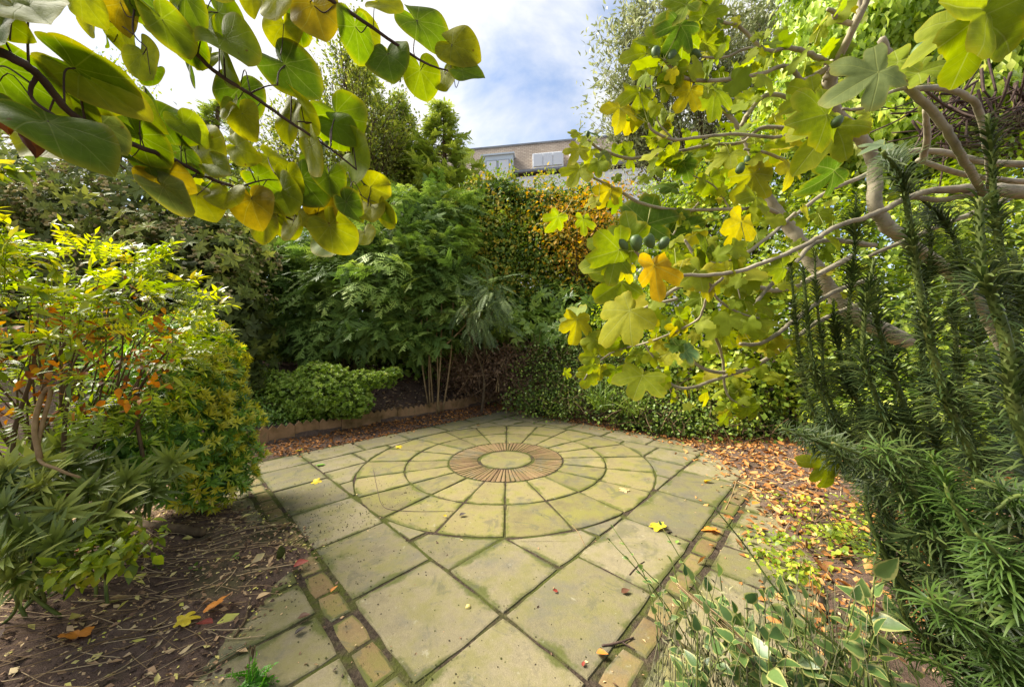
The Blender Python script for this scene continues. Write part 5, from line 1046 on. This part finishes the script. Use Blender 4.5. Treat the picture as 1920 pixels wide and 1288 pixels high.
bush('golden_shrub', 'glossy green shrub tipped with golden leaves beside the patio', 340, 2.65, eu_e, [(eu_green, M['euonymus'], 'foliage'), (eu_gold, M['gold'], 'golden_shoots')], stems=40, stemr=.008)
# spurge rosettes, bottom left: one plant, each shoot a stem with its rosette
SP_L = leaf3(.085, .02, .35, .6, 4); ROS = [whorl(SP_L, 13, .95, .25, 3, .25, s, .05) for s in (21, 22, 23)]
st_ = plant('spurge_plant', 'clump of spurge with whorled narrow grey-green leaves at the lower left', 'plant', 60, 1.55); sb = bpos(st_)
for (x, y, d, s) in ((130, 885, 1.7, 62), (55, 935, 1.5, 66), (110, 965, 1.5, 66), (205, 960, 1.65, 66), (40, 1010, 1.4, 64), (165, 925, 1.65, 58), (100, 1020, 1.42, 56), (190, 985, 1.6, 44), (325, 868, 2.0, 50), (240, 905, 1.8, 58), (20, 880, 1.5, 60), (75, 870, 1.6, 54), (15, 960, 1.4, 60), (60, 1060, 1.35, 60), (10, 1045, 1.3, 60), (150, 1000, 1.5, 50), (230, 960, 1.7, 50), (285, 925, 1.85, 50), (85, 910, 1.5, 56), (30, 1080, 1.3, 52), (120, 840, 1.75, 56), (200, 880, 1.8, 50), (0, 915, 1.45, 60), (135, 1035, 1.45, 44)):
    tip = at(x, y, d); a = Acc(); g0 = sb+np.array([rng.normal()*.12, rng.normal()*.08, -.03]); mid = (g0+tip)/2+np.array([rng.normal()*.04, rng.normal()*.04, -.05]); a.tube(catmull([g0, mid, tip], 5), [.007, .005], 5, rnd=.5)
    so = part(st_, 'stem', a, M['stem_green'], smooth=True); a = Acc(); ax = nz(np.array([rng.normal()*.35, -.55+rng.normal()*.2, .6+rng.normal()*.2]))
    scatter(a, ROS[rng.integers(3)], tip[None], ax[None], rn(1), [s*d/F_PX*1.0], [rng.random()]); n = 14; f = rng.random(n)[:, None]*.35
    scatter(a, SP_L, tip-(tip-mid)*f, nz(rn(n)+np.array([0, -.3, -.3])), np.array([0, 0, 1.])+rn(n)*.2, s*d/F_PX*.8); o = obj('rosette', a.mesh('rosette', M['spurge'], True), so); o['kind'] = 'stuff'
ye_e = [E(215, 1030, 1.5, 60, 16, .1), E(150, 1050, 1.4, 40, 14, .08), E(250, 1015, 1.6, 35, 12, .08)]
bush('yellowing_seedlings', 'low patch of yellowing leaves under the spurge', 200, 1.5, ye_e, [(lambda a: clumps(a, LF_M, ye_e, 70, 6, .03, .05), M['nandina'], 'foliage')], 'plant', 8, stemr=.004)
# leafy shoot tips at the far left edge
a = Acc(); tl = thing('leafy_shoot', 'sprig of small bright leaves at the left edge below the curled dead leaves', 'twig', loc=tuple(at(-60, 330, .9)))
for (x0, y0, x1, y1) in ((-60, 330, 70, 305), (-50, 310, 40, 320)):
    p, q = at(x0, y0, .9), at(x1, y1, .9); a2 = line(p, q, 14); n = 14
    a.tube(a2, .0015, 4, rnd=.4); scatter(a, LF_M, a2, nz(nz(q-p)*.6+rn(n)*.6+np.array([0, 0, -.3])), -FW+rn(n)*.4, .045*(.7+.6*rng.random(n)))
part(tl, 'foliage', a, M['nandina'], 'stuff')

# ------------------------------------------------------------------ bottom right: variegated plants, thin stems
M['varieg'] = leafmat('variegated_leaf', [(0., (.035, .075, .02)), (.5, (.075, .13, .035)), (1., (.13, .19, .055))], .3, .38, .45, 8, .3, 1.3, margin=(.36, .36, .12))
M['greystem'] = simplemat('grey_stem', [(0., (.05, .05, .025)), (.5, (.13, .13, .065)), (1., (.22, .20, .11))], 14, .8, .1, .1, .002, rnd=True)
VL = leaf3(.30, .06, .15, .62, 6)
def sprig(t, p0, tip, n, s, mat='varieg', stemmat='stem_green'):
    a = Acc(); mid = (p0+tip)/2+np.array([rng.normal()*.03, rng.normal()*.03, .04]); P = catmull([p0, mid, tip], 6); a.tube(P, [.0028, .0016], 5, rnd=.5); so = part(t, 'stem', a, M[stemmat], smooth=True)
    for i in range(n):
        f = 1-.7*i/max(1, n); k = int(f*(len(P)-1)); T_ = nz(P[min(k+1, len(P)-1)]-P[max(k-1, 0)]); az = i*2.4+rng.normal()*.4
        d = nz(T_*.5+np.array([math.cos(az), math.sin(az), -.05])*1.1) if i else nz(T_+rn(1)[0]*.3)
        a = Acc(); scatter(a, VL, P[k][None], d[None], (np.array([0, -.5, 1.])+rn(1)[0]*.35)[None], [s*(.75+.5*rng.random())]); o = obj('leaf', a.mesh('leaf', M[mat], True), so)
vt = plant('variegated_plant', 'sprawling plant with cream-edged green leaves at the bottom right', 'plant', 1500, .98); vb = bpos(vt)
for (x, y, d, n, s) in ((1262, 1060, 1.18, 5, .055), (1285, 1080, 1.15, 4, .06), (1205, 1065, 1.25, 3, .05), (1180, 1050, 1.3, 3, .042), (1350, 1080, 1.1, 4, .07), (1330, 1110, 1.08, 4, .06), (1300, 1090, 1.08, 4, .06), (1400, 1130, 1.0, 5, .075), (1380, 1150, 1.0, 5, .065), (1345, 1125, 1.05, 4, .06), (1440, 1120, 1.0, 5, .085), (1470, 1110, 1.0, 5, .09), (1425, 1175, .95, 5, .075), (1480, 1180, .92, 5, .08), (1450, 1190, .95, 5, .07), (1520, 1190, .92, 4, .06), (1250, 1190, 1.0, 4, .06), (1275, 1200, .98, 4, .05), (1560, 1170, .95, 5, .08), (1640, 1080, .9, 4, .11), (1620, 1120, .9, 4, .09), (1590, 1200, .88, 5, .085), (1640, 1190, .85, 5, .09), (1660, 1240, .82, 5, .085), (1600, 1260, .85, 5, .07), (1540, 1250, .88, 5, .06), (1450, 1250, .9, 5, .055), (1380, 1220, .95, 4, .05), (1230, 1150, 1.1, 3, .04), (1240, 985, 1.45, 2, .04), (1150, 990, 1.5, 3, .035), (1145, 1015, 1.45, 2, .03)):
    tip = at(x, y, d); g0 = gnd(x+40*rng.normal()+40, min(1500, 647+779/max(.6, d-.02)), 0.); g0 = vb*.35+g0*.65; g0[2] = .0; sprig(vt, g0, tip, n+3, s*.68)
for _ in range(30):
    x = rng.uniform(1245, 1690); y = rng.uniform(1110, 1275); d = rng.uniform(.86, 1.06); tip = at(x, y, d)
    if tip[2] < .05: tip[2] = rng.uniform(.06, .2)
    g0 = tip+np.array([rng.normal()*.06, rng.normal()*.06, 0]); g0[2] = 0.; sprig(vt, g0, tip, rng.integers(4, 8), rng.uniform(.038, .062))
gs_e = [E(1330, 1210, 1.0, 90, 60, .14), E(1430, 1230, .95, 90, 60, .14), E(1540, 1240, .9, 90, 50, .14), E(1260, 1240, 1.0, 50, 50, .12), E(1600, 1150, .98, 70, 40, .14)]
lt = plant('lavender_plant', 'thicket of thin grey-green stems in the bottom right corner', 'plant', 1400, .98); a = Acc(); lb = bpos(lt)
for _ in range(190):
    x = 1235+440*rng.random(); y = 1060+200*rng.random()**.8; d = .86+.24*rng.random(); q = at(x, max(y, 1040), d); g0 = q+np.array([rng.normal()*.07, rng.normal()*.07, 0]); g0[2] = -.01
    if q[2] < .03: q[2] = .05+.08*rng.random()
    P = catmull([g0, (g0+q)/2+rn(1)[0]*.012, q], 3); a.tube(P, [.0016, .0007], 4, rnd=rng.random())
    m = 7; f = rng.random(m)[:, None]; scatter(a, LF_N, g0*(1-f)+q*f, nz(rn(m)*.5+np.array([0, 0, .9])), rn(m), .022*(.6+.8*rng.random(m)))
part(lt, 'stems', a, M['greystem'], 'stuff')
a = Acc()
for _ in range(9):
    p, q = at(1262+12*rng.random(), 1090+12*rng.random(), 1.12), at(1430+60*rng.random(), 1262+20*rng.random(), .93); a.tube(catmull([p, (p+q)/2+np.array([0, 0, .02*rng.random()]), q], 4), .0013, 4, rnd=rng.random())
part(lt, 'dry_stalks', a, M['straw'])
wd_e = [E(1480, 1030, 1.95, 55, 9, .16), E(1545, 985, 2.2, 50, 8, .2), E(1600, 1020, 1.95, 45, 14, .16), E(1500, 955, 2.45, 45, 7, .2), E(1470, 1065, 1.78, 45, 8, .12), E(1440, 930, 2.7, 40, 5, .15), E(1560, 930, 2.7, 60, 7, .2), E(1620, 970, 2.3, 40, 8, .2), E(1400, 1010, 2.1, 30, 5, .1)]
bush('weed_patch', 'small bright green weeds in the leaf litter right of the patio', 1520, 2.0, wd_e, [(lambda a: clumps(a, LF_R, wd_e, 480, 6, .04, .026, front=0), M['ivy_bright'], 'foliage')], 'weed', 20, stemr=.003)
fn_e = [E(470, 1272, 1.2, 22, 14, .05)]
def fern(a):
    n = 22; P = np.repeat(gnd(468, 1288)[None], n, 0)+rn(n)*.025*np.array([1, 1, .2]); scatter(a, PIN2, P, nz(rn(n)*np.array([1, 1, .3])+np.array([0, 0, .8])), rn(n)+np.array([0, 0, 1.]), .075)
bush('leafy_weed', 'bright green ferny weed on the paving at the bottom left', 468, 1.22, fn_e, [(fern, leafmat('fresh_weed', [(0., (.04, .14, .012)), (1., (.11, .27, .03))], .35, .4, .4, 10, .3), 'foliage')], 'weed', 4, stemr=.002)
for (x, y, lab) in ((880 / 2, 1065, 'tiny green seedling in the bare soil beside the corner brick'), (365, 1085, 'tiny green seedling in the middle of the bare soil'), (290, 1085, 'tiny yellow-green seedling in the soil right of the spurge')):
    g0 = gnd(x, y); t = thing('seedling', lab, 'seedling', 'seedlings in the soil', (g0[0], g0[1], float(height(g0[0], g0[1])))); a = Acc(); n = 12; scatter(a, LF_R, np.repeat(bpos(t)[None], n, 0)+rn(n)*.014, rn(n)+np.array([0, 0, .4]), rn(n)*.3+np.array([0, 0, 1.]), .024); part(t, 'leaves', a, M['ground_ivy'], 'stuff')

# ------------------------------------------------------------------ litter
def lay(x, y, lift=.004):
    z = np.maximum(height(x, y), 0.0*x-.004); return np.stack([x, y, z+lift], -1)
CURL = leaf3(.30, .22, -.25, .62, 2); CURL2 = leaf3(.38, -.15, .3, .55, 2)
def litter(name, label, X_, Y_, size, mat, cat='leaf litter', tone=None, lift=.006):
    n = len(X_); a = Acc(); P = lay(X_, Y_, lift); D = nz(rn(n)*np.array([1, 1, .22])); N = nz(np.array([0, 0, 1.])+rn(n)*.38); k = n//2; s = size*(.5+.9*rng.random(n)); rr = rng.random(n) if tone is None else tone
    scatter(a, CURL, P[:k], D[:k], N[:k], s[:k], rr[:k]); scatter(a, CURL2, P[k:], D[k:], N[k:], s[k:], rr[k:])
    o = obj(name, a.mesh(name, mat)); tag(o, label, cat, None, 'stuff'); return o
def region(n, px0, px1, py0, py1, test):
    out = []
    while sum(len(o) for o in out) < n:
        m = 4000; A_ = rng.uniform(px0, px1, m); B_ = rng.uniform(py0, py1, m); k = test(A_, B_); out.append(np.stack([A_[k], B_[k]], -1))
    q = np.vstack(out)[:n]; return q[:, 0], q[:, 1]
x, y = region(5600, 1.0, 4.2, -2.4, 1.2, lambda x, y: (AB(x, y)[0] > bed_right(AB(x, y)[1])+.03-.55*rng.random(len(x))**4)&(AB(x, y)[1] < 1.5))
litter('leaf_litter', 'carpet of orange and tan fallen leaves to the right of the patio', x, y, .056, M['litter'], tone=rng.random(len(x))**.7)
x, y = region(4200, -4.2, .3, .2, 4.4, lambda x, y: (-AB(x, y)[0] > 1.97-.2*rng.random(len(x))**3)&(-AB(x, y)[0] < 2.72)&(AB(x, y)[1] < 2.4))
litter('leaf_litter', 'strip of dry brown leaves between the paving and the zigzag edging', x, y, .040, M['litter'], tone=.8*rng.random(len(x)))
x, y = region(4200, -3.5, 1.8, 1.2, 6.2, lambda x, y: (-AB(x, y)[0] > 2.8)&(-AB(x, y)[0] < 5.2))
litter('leaf_litter', 'brown dead leaves covering the bank under the trees', x, y, .06, M['litter_dull'], tone=.75*rng.random(len(x)))
x, y = region(2600, -.2, 3.2, .2, 3.6, lambda x, y: (-AB(x, y)[1] > 1.9-.25*rng.random(len(x))**3)&(-AB(x, y)[1] < 2.5))
litter('leaf_litter', 'thin line of tan leaves along the ivy at the right back of the patio', x, y, .042, M['litter'], tone=.9*rng.random(len(x)))
x, y = region(4200, -4.2, .2, -2.9, .4, lambda x, y: (AB(x, y)[1] > bed_left(AB(x, y)[0])-.12*rng.random(len(x))**3))
litter('leaf_litter', 'scattered dull brown leaves on the bare soil left of the patio', x, y, .030, M['litter_dull'])
x, y = region(240, -4.2, .2, -2.9, .4, lambda x, y: (AB(x, y)[1] > bed_left(AB(x, y)[0])))
litter('leaf_litter', 'larger pale curled leaves lying on the left soil bed', x, y, .065, M['litter_dull'], tone=.5+.5*rng.random(len(x)))
x, y = region(9000, -4.2, .2, -2.9, .4, lambda x, y: (AB(x, y)[1] > bed_left(AB(x, y)[0])-.15*rng.random(len(x))**3))
litter('leaf_mould', 'fine crumbly leaf mould sprinkled over the left soil bed', x, y, .014, M['litter_dull'], tone=rng.random(len(x))**.8, lift=.004)
x, y = region(5000, 1.0, 4.0, -2.6, 1.2, lambda x, y: (AB(x, y)[0] > bed_right(AB(x, y)[1])-.2*rng.random(len(x))**3))
litter('leaf_mould', 'fine brown leaf mould between the orange leaves on the right', x, y, .016, M['litter_dull'], tone=rng.random(len(x)), lift=.004)
x, y = region(900, -2.7, 2.8, -2.7, 2.7, lambda x, y: (np.maximum(np.abs(AB(x, y)[0]), np.abs(AB(x, y)[1])) < 2.4)&(rng.random(len(x)) < .08+.92*np.clip((np.maximum(np.abs(AB(x, y)[0]), np.abs(AB(x, y)[1]))-1.2)/.9, 0, 1)**2))
litter('leaf_fragments', 'small broken brown leaf scraps strewn thinly over the paving', x, y, .016, M['litter_dull'], tone=.8*rng.random(len(x)), lift=.003)
def strands(name, label, n, test, box_, L, r, mat, lift=.012):
    x, y = region(n, *box_, test); a = Acc()
    for i in range(n):
        l = L*(.4+rng.random()); an = rng.normal(.45, .55); dx, dy = math.cos(an)*l/2, math.sin(an)*l/2
        xx = np.array([x[i]-dx, x[i]+rng.normal()*l*.05, x[i]+dx]); yy = np.array([y[i]-dy, y[i]+rng.normal()*l*.05, y[i]+dy]); P = lay(xx, yy, lift*(.4+rng.random())); a.tube(catmull(P, 3), r*(.6+.8*rng.random()), 4, rnd=rng.random())
    o = obj(name, a.mesh(name, mat)); tag(o, label, 'straw', None, 'stuff'); return o
strands('dry_stems', 'dry straw stems strewn over the left soil bed', 620, lambda x, y: AB(x, y)[1] > bed_left(AB(x, y)[0])+.04, (-3.4, .1, -2.9, -.2), .26, .0014, M['straw'])
strands('dry_stems', 'fine twigs lying in the orange leaf litter on the right', 160, lambda x, y: AB(x, y)[0] > bed_right(AB(x, y)[1]), (1., 3.6, -2.4, .8), .22, .0022, M['straw'])
# crumbs of soil kicked onto the paving
CR = T([(0, 0, .8), (.6, 0, .2), (0, .7, .25), (-.6, .1, .2), (0, -.6, .2)], [[(0, 1, 2), (0, 2, 3), (0, 3, 4), (0, 4, 1)]])
x, y = region(2600, -2.7, 1.2, -2.6, 1.6, lambda x, y: (np.abs(AB(x, y)[0]) < 2.0)&(AB(x, y)[1] > 2.2*rng.random(len(x))**.35-.15)&(AB(x, y)[1] < 2.2)&(rng.random(len(x)) < .15+.85*np.exp(-((AB(x, y)[0]-.1)/.5)**2)))
a = Acc(); n = len(x); scatter(a, CR, np.stack([x, y, np.full(n, .0005)], -1), rn(n)*np.array([1, 1, .1]), np.array([0, 0, 1.])+rn(n)*.2, .0055*(.3+1.3*rng.random(n)**2)); tag(obj('soil_crumbs', a.mesh('soil_crumbs', M['joint'])), 'dark crumbs of soil scattered across the left slabs', 'soil', None, 'stuff')
x, y = region(900, -1.8, 1.8, -2.6, 2., lambda x, y: (np.abs(AB(x, y)[0]) < 1.95)&(np.abs(AB(x, y)[1]) < 1.95))
a = Acc(); n = len(x); scatter(a, CR, np.stack([x, y, np.full(n, .0005)], -1), rn(n)*np.array([1, 1, .1]), np.array([0, 0, 1.])+rn(n)*.2, .004*(.3+1.4*rng.random(n)**3)); tag(obj('soil_crumbs', a.mesh('soil_crumbs', M['joint'])), 'sparse specks of dirt over the circle stones', 'soil', None, 'stuff')

x, y = region(6500, -4.2, .3, -2.9, .4, lambda x, y: AB(x, y)[1] > bed_left(AB(x, y)[0])-.05*rng.random(len(x)))
a = Acc(); n = len(x); scatter(a, CR, lay(x, y, -.001), rn(n)*np.array([1, 1, .1]), np.array([0, 0, 1.])+rn(n)*.25, .013*(.25+1.5*rng.random(n)**3)); tag(obj('soil_crumbs', a.mesh('soil_crumbs', M['soil'], False)), 'loose lumps of earth over the left soil bed', 'soil', None, 'stuff')
# ------------------------------------------------------------------ single things lying about
def tintmat(name, c, trans=.2): return leafmat(name, [(0., tuple(.6*v for v in c)), (.5, c), (1., tuple(min(.6, 1.25*v) for v in c))], trans, .55, .25, 40, .4, 1.2)
TM = {'yellow': tintmat('yellow_fallen', (.46, .34, .02)), 'green': tintmat('green_fallen', (.14, .27, .04)), 'brown': tintmat('brown_fallen', (.12, .05, .025)), 'orange': tintmat('orange_fallen', (.46, .17, .025)), 'tan': tintmat('tan_fallen', (.42, .27, .13)), 'red': tintmat('red_fallen', (.18, .03, .018)), 'dark': tintmat('dark_fallen', (.03, .022, .02)), 'cream': tintmat('cream_pebble', (.55, .40, .14))}
def fallen(px, py, ln, ang, colour, label, kind='simple', lift=.006, name='fallen_leaf'):
    g0 = gnd(px, py); g0[2] = max(float(height(g0[0], g0[1])), 0.)+lift; s = .66*ln*float((g0-CAM)@FW)/F_PX
    t = tag(obj(name, None), label, 'leaf', 'single fallen leaves', None) if False else None
    A = math.radians(ang); d = np.array([math.cos(A), math.sin(A), .06])
    if kind == 'lobed':
        V, Fs, e = blade('fig', int(px) % 17); V = V.copy(); V[:, 2] = V[:, 2]*.6+.12*np.abs(V[:, 0]); me = mesh('fallen_leaf', V, Fs, TM[colour], {'rnd': rng.random(len(V))*.4+.3, 'edge': e}, smooth=True)
    else:
        q = leaf3(.32, .2, -.18, .62, 6); me = mesh('fallen_leaf', q['V'], q['F'], TM[colour], {'rnd': np.full(len(q['V']), rng.random())}, smooth=True)
    o = obj(name, me); pose(o, g0, d, np.array([rng.normal()*.2, rng.normal()*.2, 1]), s); return tag(o, label, 'leaf', 'single fallen leaves')
fallen(1236, 992, 34, 110, 'yellow', 'yellow lobed leaf lying upright on the slab right of the circle', 'lobed', .012)
fallen(590, 904, 20, 10, 'yellow', 'pale yellow leaf on the grey slab left of the circle', 'lobed')
fallen(598, 873, 18, 30, 'green', 'green lobed leaf on the far left slabs', 'lobed')
fallen(561, 845, 16, 150, 'yellow', 'small yellow leaf near the left end of the edging', 'lobed')
fallen(746, 839, 16, 20, 'yellow', 'yellow leaf on the outer circle stone at the upper left', 'lobed')
fallen(893, 799, 12, 0, 'tan', 'small tan leaf on the far rim of the circle')
fallen(1173, 919, 20, 200, 'tan', 'tan crumpled leaf on the right outer circle stone', 'lobed')
fallen(1046, 1111, 15, 170, 'red', 'small round dark red leaf on the lower right slab')
fallen(1118, 1227, 34, -25, 'orange', 'narrow orange-red leaf by the brick border at the bottom right', lift=.008)
fallen(1093, 1252, 16, 60, 'red', 'reddish scrap of leaf in the joint below the narrow orange leaf')
fallen(1338, 995, 34, 170, 'orange', 'orange leaf lying on the right brick border', 'lobed')
fallen(861, 969, 20, 10, 'dark', 'dark curled leaf on the near circle stone', lift=.01)
fallen(838, 969, 12, 190, 'yellow', 'tiny yellow scrap beside the dark curled leaf')
fallen(1165, 1113, 26, 8, 'brown', 'thin brown twisted leaf on the lower right slab')
fallen(620, 1112, 22, 60, 'orange', 'small orange leaf on the left brick border')
fallen(480, 1135, 34, 25, 'tan', 'broad tan leaf at the edge of the left paving', lift=.015)
fallen(557, 1165, 36, 8, 'brown', 'brown shrivelled leaf on the left corner slab', lift=.012)
fallen(552, 1192, 30, 40, 'dark', 'blackened rotting leaf on the left corner slab')
fallen(550, 1068, 40, 15, 'red', 'dark red curled leaf on the soil at the left brick border', lift=.02)
fallen(404, 1165, 44, 100, 'orange', 'bright orange upright dead leaf on the left soil', 'lobed', .05)
fallen(400, 1190, 40, 200, 'red', 'rusty curled leaf below the bright orange dead leaf', lift=.03)
fallen(340, 1190, 40, 30, 'yellow', 'yellow-green leaf in the left leaf litter', 'lobed', .02)
fallen(135, 1082, 60, 10, 'orange', 'long orange leaf at the foot of the spurge', lift=.02)
fallen(145, 1235, 44, 150, 'orange', 'pinkish tan triangular leaf near the lower left corner', 'lobed', .02)
fallen(1268, 1020, 14, 40, 'green', 'small pale green leaf beside the yellow lobed leaf')
fallen(1320, 905, 24, 0, 'yellow', 'yellow leaf on the slab at the far right corner of the paving')
fallen(1410, 950, 22, 0, 'orange', 'bright orange leaf in the litter right of the paving', lift=.02)
fallen(1510, 1088, 16, 20, 'yellow', 'small round yellow leaf among the right weeds', lift=.03)
fallen(1570, 998, 20, 20, 'yellow', 'clear yellow round leaf in the right leaf litter', lift=.03)
# pebble
def lump(name, px, py, r, mat, label, cat, sc=(1, .8, .45), seed=1, lift=.2):
    g0 = gnd(px, py); g0[2] = max(0, float(height(g0[0], g0[1]))); g_ = np.random.default_rng(seed); n, m = 9, 14; V = []
    for i in range(n+1):
        for k in range(m):
            a_, b_ = math.pi*i/n, 2*math.pi*k/m; u = np.array([math.sin(a_)*math.cos(b_), math.sin(a_)*math.sin(b_), math.cos(a_)]); V.append(u*(1+.16*math.sin(3*u[0]+seed)+.14*math.sin(4*u[1]+2*seed)+.10*math.sin(9*u[2]+5*u[0])+(g_.normal()*.05 if cat != 'pebble' and 0 < i < n else 0))*np.array(sc)*r)
    F = np.array([(i*m+k, i*m+(k+1) % m, (i+1)*m+(k+1) % m, (i+1)*m+k) for i in range(n) for k in range(m)]); o = obj(name, mesh(name, np.array(V), F[:, ::-1], mat, {'rnd': np.full(len(V), .5)}, smooth=True)); o.location = (g0[0], g0[1], g0[2]+r*lift); return tag(o, label, cat)
lump('pebble', 878, 1138, .014, TM['cream'], 'smooth cream pebble on the near left slab', 'pebble', (1, .75, .5), 2)
lump('soil_clod', 527, 1052, .035, M['joint'], 'dark clod of earth standing on the soil by the left bricks', 'clod', (.6, .6, 1.1), 3, .6)
lump('soil_clod', 1255, 998, .012, M['joint'], 'small dark clod beside the yellow lobed leaf', 'clod', (1.3, .8, .5), 4)
lump('soil_clod', 760, 924, .010, M['joint'], 'small dark clod on the left circle stones', 'clod', (1.2, .8, .6), 5)
# log and sticks
def stick(name, label, pts, r, mat, cat='stick', lift=.0):
    W = []
    for p in pts:
        g0 = gnd(*p[:2]); g0[2] = max(0, float(height(g0[0], g0[1])))+r[0]*.9+lift+(p[2] if len(p) > 2 else 0); W.append(g0)
    a = Acc(); P = catmull(W, 6); P = P+rn(len(P))*r[0]*.12; a.tube(P, r, 8, rnd=.5); o = obj(name, a.mesh(name, mat, True)); return tag(o, label, cat)
stick('fallen_branch', 'thick brown fallen branch lying on the soil under the golden shrub', [(205, 985, .03), (260, 1003), (310, 1012), (380, 1012)], [.03, .034, .03, .024], M['bark_brown'], 'branch')
stick('fallen_branch', 'weathered grey stick lying across the left soil bed', [(40, 1108), (120, 1112), (210, 1108)], [.006, .012, .008], M['stem_tan'], 'branch')
stick('twig', 'thin dark bent twig lying on the left circle stones', [(700, 880), (708, 920), (716, 946), (735, 956), (790, 959), (850, 958)], [.0022, .002, .0012], M['bark_dark'])
stick('twig', 'short dark twig on the right brick border', [(1128, 1212), (1160, 1206), (1188, 1196)], [.004, .005, .003], M['bark_dark'])
stick('twig', 'second short twig crossing the one on the right brick border', [(1165, 1204), (1190, 1218)], [.003, .002], M['bark_dark'])
stick('twig', 'small twig on the slab beside the variegated sprigs', [(1180, 1078), (1195, 1062), (1208, 1053)], [.003, .002], M['bark_dark'])
stick('twig', 'pale twig sticking up at the edge of the right leaf litter', [(1360, 955), (1372, 930), (1381, 912, .05)], [.004, .003], M['stem_tan'])
stick('twig', 'fine curved twig across the right near circle stone', [(1073, 985), (1085, 1000), (1097, 1025)], [.0022, .0016], M['stem_tan'])
stick('twig', 'rust-red stem lying on the left corner of the paving', [(440, 1195), (460, 1165), (468, 1140)], [.006, .005], M['bark_brown'])
